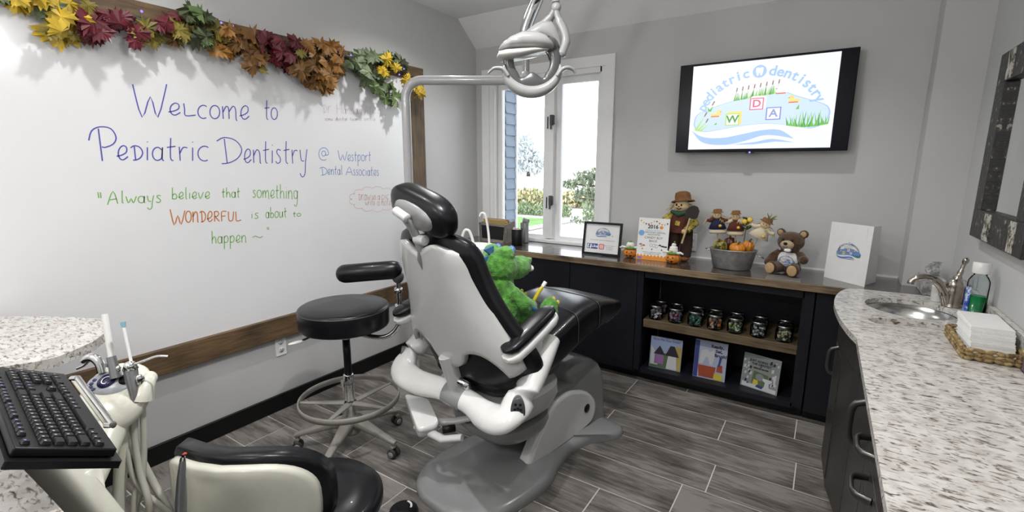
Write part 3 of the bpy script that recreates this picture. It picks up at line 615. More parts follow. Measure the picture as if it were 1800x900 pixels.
# control pads on the yoke ends
for sx in (1, -1):
    n = Vector((sx*.62, -.72, .10)).normalized(); q = n.to_track_quat('Z', 'Y').to_matrix()
    base = Vector((.352 if sx > 0 else -.382, -.372, .572))+n*.060
    o = MB().lathe([(0, -.03), (1, -.03), (1, .003), (.9, .006), (0, .006)], 28, base, q @ Matrix(((.030, 0, 0), (0, .058, 0), (0, 0, 1)))).build('control_pad', DGREYP, chair)
    d = MB()
    for (a, b_, r_) in ((0, -.022, .017),): d.lathe([(0, .006), (r_, .006), (r_, .0085), (0, .0085)], 20, base+q@Vector((a, b_, 0)), q)
    for (a, b_) in ((-.012, .012), (0, .016), (.012, .012), (-.010, .032), (.010, .032)): d.lathe([(0, .006), (.0055, .006), (.0055, .0085), (0, .0085)], 12, base+q@Vector((a, b_, 0)), q)
    d.build('buttons', BLACKPL, o)
    w = MB(); w.tube([base+q@Vector((.010*cos(a), -.022+.010*sin(a), .009)) for a in [i*.5 for i in range(10)]], .0014, 6); w.build('pad_symbol', WHITEM, o)
# backrest: outline half-width by height, leaning back
def backrow(z):   # front-facing offset: s (forward) of the shell back surface at height z
    return -.40-(z-.62)*.27
prof = [(.66, .375), (.72, .385), (.80, .362), (.90, .312), (1.0, .272), (1.10, .248), (1.17, .235), (1.22, .21), (1.245, .155)]
hwz = bez([(z, h, 0) for z, h in prof], 5)
# upholstery
mb = MB(); rr = []
for v in [Vector((.60, .27, 0)), Vector((.63, .30, 0))]+[Vector((p.x+.03, p.y+.018, 0)) for p in hwz]+[Vector((1.282, .12, 0)), Vector((1.288, .06, 0))]:
    z, hw = v.x, v.y; y = backrow(z)
    th = .085 if z < 1.2 else .085*max(.35, 1-(z-1.2)/.14); sag = 0.0
    ring = []
    for k in range(36):
        a = 2*pi*k/36; c, s_ = cos(a), sin(a); xx = hw*math.copysign(abs(c)**.45, c); yy = math.copysign(abs(s_)**.6, s_)
        wing = .05*(abs(xx)/.3)**2
        ring.append((xx-.03*min(1, max(0, (z-.65)/.45)), y+.060+th*.62*yy+wing, z))
    rr.append(ring)
mb.loft(rr).build('backrest_cushion', VINYL, chair)
# shell: thin curved panel with notched lower edge
NX = 40; mb = MB(); grid = []; zb_ = lambda u: (.70-.0*u if abs(u) > .80 else (.745-.035*((abs(u)-.47)/.33)**2 if abs(u) > .20 else .66+.0*u)) 
def lowz(u):
    a = abs(u)
    if a > .86: return .685+.05*(a-.86)/.14
    if a > .30: return .775-.09*abs((a-.55)/.31)**2.2 if a > .55 else .775-.03*((.55-a)/.25)**2
    return .665+.08*(a/.30)**3
def shell_pt(u, t, out):
    z = lowz(u)+(1.243-.05*abs(u)**3*1.0+.025*(abs(u)**2)*(1-abs(u))-0.050*max(0, 1-abs(u)*2.0)-lowz(u))*t
    # half width at this height
    hw = None
    for i in range(len(hwz)-1):
        if hwz[i].x <= z <= hwz[i+1].x: f = (z-hwz[i].x)/(hwz[i+1].x-hwz[i].x+1e-9); hw = hwz[i].y+(hwz[i+1].y-hwz[i].y)*f
    if hw is None: hw = prof[0][1] if z < .7 else .16
    hw = max(hw, .20)
    x = hw*u-.03*min(1, max(0, (z-.65)/.45)); y = backrow(z)+.075*abs(u)**3.0-.004
    if out: y -= .020*(1-abs(u)**6)+.004
    else: y += .012
    return (x, y, z)
NT = 26; top = []; 
for j in range(NT+1):
    for i in range(NX+1): grid.append(shell_pt(-1+2*i/NX, j/NT, True))
n1 = len(grid)
for j in range(NT+1):
    for i in range(NX+1): grid.append(shell_pt(-1+2*i/NX, j/NT, False))
F = []; W_ = NX+1
for j in range(NT):
    for i in range(NX):
        a = j*W_+i; F.append((a, a+1, a+W_+1, a+W_)); F.append((n1+a, n1+a+W_, n1+a+W_+1, n1+a+1))
for i in range(NX):
    F.append((i, n1+i, n1+i+1, i+1)); a = NT*W_+i; F.append((a, a+1, n1+a+1, n1+a))
for j in range(NT):
    a = j*W_; F.append((a, a+W_, n1+a+W_, n1+a)); a = j*W_+NX; F.append((a, n1+a, n1+a+W_, a+W_))
mb.add(grid, F); mb.build('backrest_shell', SHELL, chair)
mb = MB(); mb.tube([(-.02, backrow(.70)-.005, .71), (-.02, -.415, .64), (-.015, -.40, .58), (-.01, -.40, .53)], [.06, .05, .045, .04], 14, flat=.6); mb.build('hinge_tongue', SHELL, chair)
mb = MB(); mb.lathe([(0, -.075), (.02, -.075), (.02, .075), (0, .075)], 16, (0, -.395, .575), Euler((0, pi/2, 0)).to_matrix()); mb.build('hinge_pin', CHROME, chair)
# side links joining shell wings and yoke
for sx in (1, -1):
    MB().tube(bez([(sx*.32-.015, -.335, .74), (sx*.332-.015, -.27, .74), (sx*.335-.015, -.20, .74)], 5), [.05]*10+[.045], 14, flat=.6).build('yoke_link', SHELL, chair)
# seat and leg rest upholstery: one long padded loft, bottom and top curve along s
secs = [(-.36, .56, .66, .20), (-.33, .54, .70, .235), (-.25, .535, .715, .25), (-.10, .54, .735, .255), (.05, .565, .775, .25), (.18, .60, .815, .245), (.30, .635, .842, .24), (.40, .655, .845, .235), (.50, .665, .83, .225), (.60, .675, .805, .215), (.68, .685, .78, .20), (.73, .70, .755, .18)]
def pad(mb, ss, e=.42, n=36):
    P = bez([(s, zb, zt) for s, zb, zt, hw in ss], 4); Hh = interp([h for *_, h in ss], 4); rr = []
    for p, h in zip(P, Hh): rr.append([(a, p.x, b) for a, b in sup(h, (p.z-p.y)/2, n, e, 0, (p.z+p.y)/2)])
    return mb.loft(rr)
pad(MB(), secs[:8]).build('seat_cushion', VINYL, chair)
pad(MB(), [(.405, .655, .846, .233), (.42, .655, .846, .236)]+secs[8:]).build('leg_rest_cushion', VINYL, chair)
PIPE = mat('seam_piping', (0.05, 0.05, 0.055), 0.4)
mb = MB()
for s_, z0, z1, hw in ((.403, .655, .846, .238), (.20, .607, .825, .2445)):
    mb.tube([(a, s_, b) for a, b in sup(hw, (z1-z0)/2, 36, .42, 0, (z0+z1)/2)], .0022, 6, closed=True)
mb.build('seam', PIPE, chair)
pad(MB(), [(.50, .645, .70, .19), (.60, .655, .72, .19), (.70, .675, .735, .175), (.765, .695, .75, .15), (.785, .71, .74, .12)], .5).build('toe_cover', mat('clear_toe_cover', (0.02, 0.02, 0.022), 0.12, coat=0.6), chair)
# under-seat block linking cushion to carrier
vbox(MB(), -.17, .17, -.30, .20, [(.45, .02, .03, .0), (.52, 0, 0, 0), (.575, .01, .02, 0)]).build('seat_pan', DGREYP, chair)
# arm rests
for sx in (1, -1):
    a0, a1 = (Vector((.33, -.43, .795)), Vector((.318, -.10, .915))) if sx > 0 else (Vector((-.385, -.475, .80)), Vector((-.36, -.13, .915)))
    d = (a1-a0); t = d.normalized(); up = Vector((0, -t.z, t.y)).normalized(); rt_ = Vector((1, 0, 0))
    def armloft(z0, z1, w0, w1, l0, l1):
        mb = MB(); rr = []
        for k in (0, .03, .10, .3, .6, .85, .95, 1.0):
            e_ = (1-abs(2*k-1)**7)**.5 if 0 < k < 1 else .12
            c = a0+d*(l0+(l1-l0)*k); w = (w0+(w1-w0)*k)*max(e_, .25); h = (z1-z0)/2*max(e_, .35)
            rr.append([c+rt_*a+up*((z0+z1)/2+b) for a, b in sup(w, h, 20, .6)])
        return mb.loft(rr)
    armloft(0.0, .045, .052, .042, 0.02, .98).build('arm_pad', VINYL, chair)
    o = armloft(-.042, .008, .058, .046, 0, 1.0).build('arm_shell', WHITEP if sx > 0 else SHELL, chair)
    MB().tube([(sx*.335-.015, -.21, .70), (sx*.34-.015, -.23, .80), (sx*.345-.015, -.27, .83)], [.036, .032, .025], 12, flat=.7).build('arm_bracket', WHITEP, chair)
# head rest on its double joint
hd = Vector((-.012, -.553, 1.372)); hq = Euler((R(14), R(15), R(2))).to_matrix()
MB().ell(hd, (.186, .060, .088), hq, 32, 18, e1=.7, e2=.6).build('headrest_cushion', VINYL, chair)
mb = MB(); rr = []
for (k, off) in ((1.0, -.046), (1.0, -.054), (.9, -.066), (.6, -.072), (.03, -.073)):
    rr.append([hd+hq@Vector((a*k+.004, off, b*k-.004)) for a, b in sup(.122, .054, 30, .85)])
mb.loft(rr).build('headrest_plate', mat('headrest_plate_grey', (.24, .24, .24), .3), chair)
mb = MB(); j0 = hd+hq@Vector((-.020, -.092, .002)); ax = hq@Vector((1, 0, -.12)).normalized()
qx = ax.to_track_quat('Z', 'Y').to_matrix()
mb.lathe([(0, -.040), (.017, -.040), (.019, -.036), (.019, .036), (.017, .040), (0, .040)], 20, j0, qx); mb.build('headrest_joint', SHELL, chair)
mb = MB(); mb.tube([j0+ax*.012, (-.02, -.60, 1.30), (-.008, -.585, 1.245), (-.005, -.575, 1.21)], [.024, .028, .026, .026], 12, flat=.6); mb.build('headrest_arm', GREYP, chair)
mb = MB(); mb.lathe([(0, -.030), (.020, -.030), (.022, -.026), (.022, .03), (0, .034)], 18, (.012, -.588, 1.255), Euler((0, pi/2, 0)).to_matrix()); mb.box((.02, -.592, 1.315), (.03, .022, .07), Euler((R(12), R(-14), 0))); mb.build('headrest_lever', SHELL, chair, bevel=.004)
mb = MB(); mb.tube([(-.005, -.566, 1.23), (-.012, backrow(1.17)-.02, 1.17), (-.018, backrow(1.1)-.015, 1.12)], [.026, .022, .016], 12, flat=.5); mb.build('headrest_slide', GREYP, chair)

# ================================================================== BACK CABINETS AND WORKTOP
TOPZ = 0.875; CF = 3.245
cab = thing('base_cabinet', 'dark navy base cabinet with flat doors under the window', 'cabinet', (0.9, 3.46, 0))
def boxes_in(root, name, m, items, **k):
    mb = MB()
    for c, d in items: mb.box(Vector(c)-root.location, d)
    return mb.build(name, m, root, **k)
boxes_in(cab, 'body', NAVY, [((0.875, 3.475, 0.445), (1.742, 0.41, 0.765))])
boxes_in(cab, 'toe_kick', BLACKP, [((0.875, 3.49, 0.031), (1.742, 0.36, 0.060))])
for a, b in ((0.02, 0.62), (0.625, 1.213), (1.218, 1.745)):
    boxes_in(cab, 'door', NAVY, [(((a+b)/2, CF+0.012, 0.445), (b-a, 0.02, 0.755))], bevel=0.002)
shelfu = thing('open_shelf_unit', 'open dark navy shelf unit holding jars and picture books', 'shelf unit', (2.27, 3.46, 0))
xa, xb = 1.750, 2.815
boxes_in(shelfu, 'body', NAVY, [((xa+.022, 3.46, .455), (.044, .43, .745)), ((xb-.03, 3.46, .455), (.06, .43, .745)), (((xa+xb)/2, 3.46, .803), (xb-xa-.105, .43, .048)), (((xa+xb)/2, 3.46, .088), (xb-xa-.105, .43, .036)), (((xa+xb)/2, 3.665, .44), (xb-xa-.105, .012, .66))])
boxes_in(shelfu, 'toe_kick', BLACKP, [(((xa+xb)/2, 3.49, .033), (xb-xa, 0.36, .062))])
SH0, SHZ = 0.415, 0.474
mb = MB(); mb.box(((xa+xb)/2-2.27, -0.005, (SH0+SHZ)/2), (xb-xa-.108, .405, SHZ-SH0)); mb.build('shelf_board', SHELFW, shelfu, bevel=.004)
endp = thing('end_cabinet', 'dark navy end cabinet between the shelf unit and the sink counter', 'cabinet', (3.1, 3.46, 0))
boxes_in(endp, 'body', NAVY, [((3.122, 3.475, 0.445), (0.60, 0.40, 0.765))])
boxes_in(endp, 'toe_kick', BLACKP, [((3.122, 3.49, 0.031), (0.60, 0.36, 0.060))])
boxes_in(endp, 'door', NAVY, [((3.0, CF+0.012, 0.445), (0.35, 0.02, 0.755))], bevel=0.002)
wt = thing('wood_worktop', 'long dark rustic wood worktop along the back wall', 'worktop', (1.7, 3.44, TOPZ-.042))
PL = [(0.003, 3.215), (3.26, 3.215), (3.425, 3.215), (3.425, 3.486), (3.222, 3.486), (3.222, 3.677), (0.003, 3.677)]
mb = MB(); mb.prism(PL, 0.006, 0.042, lambda a, b, h: (a-1.7, b-3.44, h)); mb.build('top_boards', WTOP, wt, bevel=.002)
mb = MB(); mb.box((1.637-1.7, 3.204-3.44, 0.021), (3.262, 0.02, 0.042)); mb.build('front_edge', WEDGE, wt, bevel=.002)
mb = MB(); mb.box((2.64-1.7, 3.295-3.44, 0.0428), (.185, .158, .0012)); mb.build('board_patch', wood_mat('grey_board', (.10, .09, .085), (.24, .22, .20), 0, .45), wt)
mb = MB()
mb.box((1.12-1.7, 3.36-3.44, 0.0426), (.62, .24, .001)); mb.build('desk_pad', mat('glossy_desk_pad', (0.10, 0.10, 0.105), 0.12), wt)

# ---- things on the worktop
Z = TOPZ+0.0004
BTH = 0.001
def card_fn(o, ux, uy, n):
    return lambda a, b, h: Vector(o)+Vector(ux)*a+Vector(uy)*b+Vector(n)*h
def pal(em):
    def g(name, c, e=None):
        return emat('screen_'+name, c, em) if em else mat('print_'+name, e or c, 0.5)
    return [g('outline', (.42, .62, .93), (.10, .22, .55)), g('pond', (.66, .82, .97), (.16, .30, .62)), g('lettering', (.40, .62, .93), (.05, .08, .25)), g('white', (1, 1, 1), (.82, .82, .82)),
            g('green', (.16, .55, .08), (.06, .25, .04)), g('lime', (.45, .80, .15), (.3, .5, .08)), g('crimson', (.85, .12, .28), (.6, .08, .15)), g('violet', (.22, .25, .85), (.08, .08, .4)),
            g('yellow', (1.0, .78, .25), (.8, .6, .1)), g('reed_brown', (.30, .16, .12), (.15, .08, .05)), g('letter_blue', (.30, .35, .65), (.05, .06, .2)), g('deep_green', (.08, .36, .05), (.03, .15, .02)), g('faint', (.93, .93, .93), (.6, .6, .6)), g('red_toy', (.80, .15, .08), (.5, .08, .05))]
def logo(fn, mats, name, parent, detail=True, textarc=True):
    """pond badge: arched lettering, pond, three letter blocks, reeds and toy ducks; x in -1..1, y about -.65..+.65"""
    mb = MB(); hh = [0.0]
    lay = 0.0007 if detail else 0.0005
    def poly(pts, mi, h):
        mb.add([fn(a, b, h*lay) for a, b in pts], [tuple(range(len(pts)))], mi, False)
    def pond(k, dx=0, dy=0):
        top = [(-.97, -.22), (-.93, -.05), (-.70, .06), (-.35, .17), (.02, .24), (.32, .27), (.50, .19), (.72, .10), (.93, .0), (.985, -.13), (.93, -.28), (.76, -.36), (.60, -.33), (.42, -.29), (.15, -.255), (-.15, -.27), (-.45, -.315), (-.75, -.36), (-.92, -.32)]
        p = [(v.x, v.y) for v in bez([(a, b, 0) for a, b in top]+[(top[0][0], top[0][1], 0)], 4)][:-1]
        cx, cy = 0, -.05
        return [(cx+(a-cx)*k, cy+(b-cy)*(k-.01 if k < 1 else k)) for a, b in p]
    poly(pond(1.0), 0, 1); poly(pond(.978), 1, 2)
    sw = [(v.x, v.y) for v in bez([(-.99, -.33, 0), (-.80, -.45, 0), (-.5, -.475, 0), (-.2, -.42, 0), (.1, -.36, 0), (.35, -.37, 0), (.55, -.52, 0)], 5)]
    sl = [(v.x, v.y) for v in bez([(.55, -.52, 0), (.30, -.46, 0), (.1, -.455, 0), (-.15, -.54, 0), (-.45, -.60, 0), (-.80, -.55, 0), (-.99, -.33, 0)], 5)]
    poly([(a, b+.035) for a, b in sw]+[(.6, -.5), (.55, -.33), (.2, -.28), (-.3, -.33), (-.7, -.40)][:0]+[(a, b) for a, b in sl[:-1]], 3, 2.5)
    poly(sw+sl[1:-1], 0, 3)
    s2 = [(v.x, v.y) for v in bez([(-.35, -.60, 0), (0, -.56, 0), (.25, -.515, 0), (.56, -.58, 0)], 5)]
    poly(s2+[(.3, -.56), (0, -.60)], 0, 3.2)
    rng = random.Random(2)
    def blade(x, y, h, lean, w, mi, hh=4):
        poly([(x-w, y), (x+w, y), (x+lean, y+h)], mi, hh)
    for i in range(34 if detail else 14):
        x = -.36+.62*i/(33 if detail else 13); y = .155+.085*i/33*(1 if detail else 33/13)
        blade(x, y, rng.uniform(.08, .17), rng.uniform(-.03, .03), .010, rng.choice((4, 11, 5)), 4+.02*i)
    for i in range(8):
        x = -.34+.085*i; y = .17+.012*i; poly([(x-.004, y), (x+.004, y), (x+.012, y+.19)], 11, 4.8); poly([(x+.0, y+.14), (x+.018, y+.145), (x+.024, y+.21), (x+.008, y+.21)], 9, 5)
    for i in range(36 if detail else 14):
        x = .44+.52*i/(35 if detail else 13); dy = -.30-.035*sin(pi*(x-.44)/.52)
        blade(x, dy, rng.uniform(.12, .30)*(1-.45*abs((x-.72)/.3)**2), rng.uniform(-.05, .06), .013, rng.choice((4, 11, 4)), 4+.02*i)
    for (x, y, h, l) in ((-.93, -.33, .26, .14), (-.90, -.34, .20, .18), (-.86, -.35, .13, .14), (-.72, .0, .10, .05), (-.72, .0, .09, -.05), (.55, -.04, .08, .02), (-.62, -.24, .04, .02)): blade(x, y, h, l, .022, 5 if y < -.3 else 4, 4.6)
    for (x, y) in ((-.80, -.09), (-.77, -.2), (-.69, .10)): poly([(x-.01, y), (x+.012, y+.005), (x+.045, y+.075), (x+.02, y+.075)], 9, 5)
    def block(x, y, s, mi, lm, ch):
        d = s*.32
        poly([(x+s, y-s), (x+s+d, y-s+d), (x+s+d, y+s+d), (x+s, y+s)], lm, 6); poly([(x-s, y+s), (x+s, y+s), (x+s+d, y+s+d), (x-s+d, y+s+d)], lm, 6)
        poly([(x-s, y-s), (x+s, y-s), (x+s, y+s), (x-s, y+s)], mi, 6.5); k = s*.84; poly([(x-k, y-k), (x+k, y-k), (x+k, y+k), (x-k, y+k)], 3, 7)
        text_mb(mb, ch, s*1.7, lambda a, b, h: fn(x+a, y+b, 7.6*lay), {'W': 11, 'D': 6, 'A': 10}[ch], th=0, bold=.004)
    block(-.36, -.16, .105, 5, 8, 'W'); block(-.02, .085, .10, 6, 3, 'D'); block(.23, -.09, .105, 7, 1, 'A')
    def duck(x, y, s, mi, fl=1):
        poly([(x+s*a*fl, y+s*b) for a, b in arc(0, 0, 1, .45, 150, 390, 14)], mi, 6); poly([(x+s*(.45+a)*fl*1.0, y+s*(.55+b)) for a, b in arc(0, 0, .42, .42, 0, 360, 16)], mi, 6.2)
        poly([(x+s*.75*fl, y+s*.6), (x+s*1.15*fl, y+s*.5), (x+s*.75*fl, y+s*.42)], 13, 6.4); poly([(x-s*.9, y-s*.5), (x+s*.6, y-s*.5), (x+s*.6, y-s*.28), (x-s*.9, y-s*.28)], 13, 6.6)
    duck(-.62, -.06, .085, 8); duck(.50, .11, .085, 8, -1); duck(.32, .27, .09, 3, -1)
    if textarc:
        W1 = 'pediatric'; W2 = 'dentistry'
        def put(ch, ang, size, bold=.005):
            r = 1.02; ex, ey = .88, .78; x, y = ex*sin(ang), -.16+ey*cos(ang)
            rot = -math.atan2(ey*sin(ang), ex*cos(ang))*.85
            c_, s_ = cos(rot), sin(rot)
            text_mb(mb, ch, size, lambda a, b, h: fn(x+a*c_-b*s_, y+a*s_+b*c_, 5*lay), 2, th=0, bold=bold)
        for i, ch in enumerate(W1): put(ch, R(-72.5+7.3*i), .225)
        for i, ch in enumerate(W2): put(ch, R(11+7.3*i), .225)
        x, y = -.02, .62
        poly([(x+a, y+b) for a, b in arc(0, 0, .10, .105, 0, 360, 20)], 0, 5)
        tooth = [(-.055, .05), (-.03, .068), (0, .055), (.03, .068), (.055, .05), (.052, .0), (.035, -.07), (.015, -.065), (0, -.01), (-.015, -.065), (-.035, -.07), (-.052, 0)]
        poly([(x+a, y+b) for a, b in tooth], 3, 6)
        if detail: text_mb(mb, 'Westport Dental Associates', .055, lambda a, b, h: fn(a+.05, b+.47, 5*lay), 12, th=0)
    return mb.build(name, mats, parent, recalc=False)

# framed sign
fr = thing('framed_sign', 'black framed tabletop sign with blue like badge on worktop below window', 'sign', (1.405, 3.385, Z), R(0))
fr.rotation_euler = (R(-9), 0, R(2))
mb = MB(); w, h = .305, .252; t = .016
for c, d in (((-w/2+t/2, 0, h/2), (t, .018, h)), ((w/2-t/2, 0, h/2), (t, .018, h)), ((0, 0, t/2), (w-2*t, .018, t)), ((0, 0, h-t/2), (w-2*t, .018, t))): mb.box(c, d)
mb.build('frame', BLACKPL, fr)
MB().box((0, .004, h/2), (w-2*t, .004, h-2*t)).build('paper', WHITEM, fr)
MB().tube([(0.08, .01, h*.62), (.10, .085, .012+.02)], [.012, .012], 8).build('easel_leg', BLACKPL, fr)
FP = pal(0)
logo(lambda a, b, hh: Vector((.005+a*.062, .0015-hh, .172+b*.055)), FP, 'printed_badge', fr, False)
FBB = mat('badge_blue', (.03, .045, .30), .5); FBP = mat('badge_pink', (.65, .06, .25), .5); FBO = mat('badge_orange', (.9, .35, .08), .5); INK = mat('grey_ink', (.25, .25, .27), .6)
mb = MB(); yq = .0016
def quad(mb, x0, x1, z0, z1, y, mi=0): mb.add([(x0, y, z0), (x1, y, z0), (x1, y, z1), (x0, y, z1)], [(0, 1, 2, 3)], mi, False)
quad(mb, -.118, -.030, .045, .085, yq, 0); quad(mb, -.114, -.082, .049, .081, yq-.0006, 1)
text_mb(mb, 'f', .040, lambda a, b, hh: (-.098+a, yq-.0010, .063+b), 0, th=0, bold=.002); text_mb(mb, 'Like', .030, lambda a, b, hh: (-.055+a, yq-.0008, .066+b), 1, th=0, bold=.001)
for (k, mi, dy) in ((.021, 2, 0), (.0165, 3, .0003), (.0125, 1, .0006), (.009, 2, .0009), (.0055, 1, .0012)):
    mb.add([(.001+a, yq-dy, .065+b) for a, b in sup(k, k, 20, .35 if k > .012 else 1.0)], [tuple(range(20))], mi, False)
text_mb(mb, 'Like us on facebook', .010, lambda a, b, hh: (.065+a, yq, .075+b), 4, th=0); text_mb(mb, 'and follow us', .010, lambda a, b, hh: (.065+a, yq, .062+b), 4, th=0); text_mb(mb, 'on instagram', .010, lambda a, b, hh: (.065+a, yq, .049+b), 4, th=0)
text_mb(mb, 'www.pediatricdentistrywestport.com', .013, lambda a, b, hh: (.005+a, yq, .115+b), 4, th=0)
mb.build('printed_text', [FBB, WHITEM, FBP, FBO, INK], fr, recalc=False)

# flyer
fl = thing('flyer_stand', 'white upright autumn event flyer headed 2016 on worktop', 'flyer', (1.79, 3.40, Z)); fl.rotation_euler = (R(-7), 0, R(1))
MB().box((0, 0, .153), (.222, .003, .305)).build('sheet', WHITEM, fl)
MB().box((0, .03, .002), (.20, .06, .003)).build('stand_foot', mat('clear_acrylic', (.55, .55, .56), .1), fl)
mb = MB(); yq = -.0019
PO = mat('print_orange', (.75, .28, .03), .6); PBK = mat('print_black', (.02, .02, .02), .6); PBL = mat('print_sky_blue', (.20, .42, .75), .6); PYE = mat('print_gold', (.8, .5, .05), .6); PRD = mat('print_brick', (.5, .08, .04), .6); PVI = mat('print_purple', (.22, .16, .5), .6)
zig = [(-.111, .001), (.111, .001)]+[(.111-.222*i/18, .030+(.012 if i % 2 else -.004)) for i in range(19)]
mb.add([(a, yq, b) for a, b in zig], [tuple(range(len(zig)))], 0, False); quad(mb, -.10, -.07, .006, .022, yq-.0005, 5)
rf = random.Random(3)
for i in range(11):
    x = -.095+.019*i; z = .287-.022*sin(pi*(i % 6)/5)
    mb.add([(x-.007, yq, z), (x+.007, yq, z), (x, yq, z-.013)], [(0, 1, 2)], (0, 3, 1, 4)[i % 4], False)
def line(txt, size, x, z, mi, b=0.0): text_mb(mb, txt, size, lambda a, c, hh: (x+a, yq, z+c), mi, th=0, bold=b)
line('2016', .038, -.005, .242, 1, .0012); line('pediatric dentistry', .016, 0, .218, 2); line('WESTPORT DENTAL', .0165, .012, .201, 1); line('ASSOCIATES', .0165, .005, .186, 1)
line('CANDY BUY', .023, .005, .163, 1); line('BACK', .023, .005, .139, 1); line('bring your halloween candy', .012, 0, .058, 1); line('to our office for a treat', .012, 0, .046, 1)
mb.add([(-.085+a, yq, .195+b) for a, b in arc(0, 0, .021, .021, 0, 350, 20)], [tuple(range(21))], 2, False)
mb.add([(.055+a, yq, .240+b) for a, b in arc(0, 0, .013, .011, 0, 350, 16)], [tuple(range(17))], 0, False)
for (x, z, s, mi) in ((-.085, .112, .013, 5), (-.062, .105, .011, 4), (-.078, .098, .010, 3), (.055, .112, .012, 1), (.075, .106, .014, 1), (.095, .104, .012, 1)): mb.add([(x+a, yq, z+b) for a, b in ((-s, -.004), (s, -.005), (s*.6, .006), (-s*.5, .006))], [(0, 1, 2, 3)], mi, False)
for (x, z) in ((-.01, .11), (.012, .108), (.03, .104)):
    pts = arc(x, z, .010, .012, 0, 350, 12); n = len(pts)
    for i in range(n-1): mb.add([(pts[i][0], yq, pts[i][1]), (pts[i+1][0], yq, pts[i+1][1]), (x+(pts[i+1][0]-x)*.86, yq, z+(pts[i+1][1]-z)*.86), (x+(pts[i][0]-x)*.86, yq, z+(pts[i][1]-z)*.86)], [(0, 1, 2, 3)], 1, False)
for x in (-.07, 0, .07): mb.add([(x+a, yq, .08+b) for a, b in arc(0, 0, .005, .005, 0, 330, 10)], [tuple(range(11))], 4 if x < 0 else 1, False)
mb.build('printed_text', [PO, PBK, PBL, PYE, PRD, PVI], fl, recalc=False)

# jack-o-lantern figurines
ORA = mat('pumpkin_orange', (.62, .20, .02), .45, var=.12, vscale=40); SNOW = mat('felt_white', (.75, .74, .70), .9); FGREEN = mat('felt_green', (.10, .26, .06), .8); GOLDY = mat('felt_gold', (.75, .50, .06), .7)
def pumpkin_mb(r, h, ribs=9, depth=.10, seg=45):
    mb = MB(); rr = []
    for i in range(11):
        a = -pi/2+pi*i/10; ring = []
        for k in range(seg):
            b = 2*pi*k/seg; w = r*max(cos(a), .12)**.75*(1-depth*(abs(cos(ribs*b/2))**6)); ring.append((w*cos(b), w*sin(b), h/2+h/2*sin(a)*(1-.12*(cos(a) < .2))))
        rr.append(ring)
    return mb.loft(rr)
def jack(name, label, loc, rz, hat):
    t = thing(name, label, 'figurine', loc, rz, 'pumpkin figurines beside the flyer')
    pumpkin_mb(.053, .074).build('pumpkin', ORA, t)
    f = MB()
    def fp(a, z, dy=0): 
        rr = .0535*max(.2, cos((z-.037)/.037*1.25))**.75; return (rr*sin(a), -rr*cos(a)-.0012, z)
    for s in (-1, 1): f.add([fp(s*.18, .044), fp(s*.52, .044), fp(s*.35, .058)], [(0, 1, 2)], 0, False)
    f.add([fp(-.08, .036), fp(.08, .036), fp(0, .043)], [(0, 1, 2)], 0, False)
    top = [(-.62, .030), (-.35, .025), (-.2, .027), (0, .022), (.2, .027), (.35, .025), (.62, .030)]; bot = [(.35, .016), (.1, .012), (-.1, .012), (-.35, .016)]
    f.add([fp(a, z) for a, z in top+bot], [tuple(range(len(top+bot)))], 0, False); f.build('carved_face', BLACKPL, t, recalc=False)
    MB().ell((0, -.002, .092), (.032, .030, .028), None, 18, 10).build('head', SNOW, t)
    MB().ell((0, -.034, .092), (.009, .007, .007), None, 10, 6).build('beak', GOLDY, t)
    mb = MB(); mb.lathe([(.038, .070), (.047, .073), (.040, .079), (.030, .080)], 18); mb.build('collar', FGREEN, t)
    for s in (-1, 1): MB().tube([(s*.03, -.01, .075), (s*.055, -.014, .083), (s*.075, -.012, .074)], [.010, .009, .005], 8).build('arm', SNOW, t)
    if hat: 
        mb = MB(); mb.lathe([(.028, .110), (.026, .118), (.012, .126)], 14); mb.ell((0, 0, .132), (.016, .016, .013), None, 12, 8); mb.build('cap', SNOW, t)
        MB().ell((0.004, 0, .150), (.007, .007, .009), None, 8, 6).build('bobble', FGREEN, t)
    else:
        MB().ell((0, 0, .118), (.015, .015, .009), None, 12, 8).build('cap', FGREEN, t)
    return t
jack('pumpkin_figurine', 'small jack-o-lantern figurine left of the white flyer', (1.625, 3.42, Z), R(12), False)
jack('pumpkin_figurine', 'small jack-o-lantern figurine with white capped head right of the flyer', (1.953, 3.375, Z), R(-8), True)

# tall scarecrow with shovel
HAY = mat('straw', (.55, .44, .20), .9, var=.3, vscale=60); BURLAP = mat('burlap_face', (.70, .52, .30), .9); FELTB = mat('brown_felt', (.17, .075, .025), .9, var=.25, vscale=30); CORD = mat('dark_brown_corduroy', (.045, .022, .014), .9, var=.2, vscale=60); PLAIDY = splotch_mat('yellow_green_plaid', [(0, (.10, .12, .02)), (.45, (.40, .30, .05)), (.55, (.55, .44, .10)), (.62, (.12, .16, .03))], 45, .9, .1)
MAROON = mat('maroon_cloth', (.10, .022, .014), .9); DKGREEN = mat('dark_green_felt', (.02, .07, .035), .9); IRON = mat('dark_iron', (.03, .024, .02), .5, .3); DOWEL = mat('pale_dowel', (.55, .42, .24), .7); NAVYC = mat('navy_cloth', (.012, .014, .05), .9); CREAMC = mat('cream_cloth', (.62, .55, .40), .9)
def straw(mb, c, n, ln, spread, down, seed, r=.0022):
    rr = random.Random(seed)
    for i in range(n):
        a = rr.uniform(0, 2*pi); d = Vector((cos(a)*spread, sin(a)*spread*.6, rr.uniform(-1, .2) if down else rr.uniform(.3, 1))).normalized(); l = ln*rr.uniform(.6, 1.1)
        p = Vector(c); q = p+d*l*.5+Vector((0, 0, -.1*l if down else 0)); e = p+d*l+Vector((0, 0, -.35*l if down else 0)); mb.tube([p, q, e], [r, r, r*.5], 4, False)
    return mb
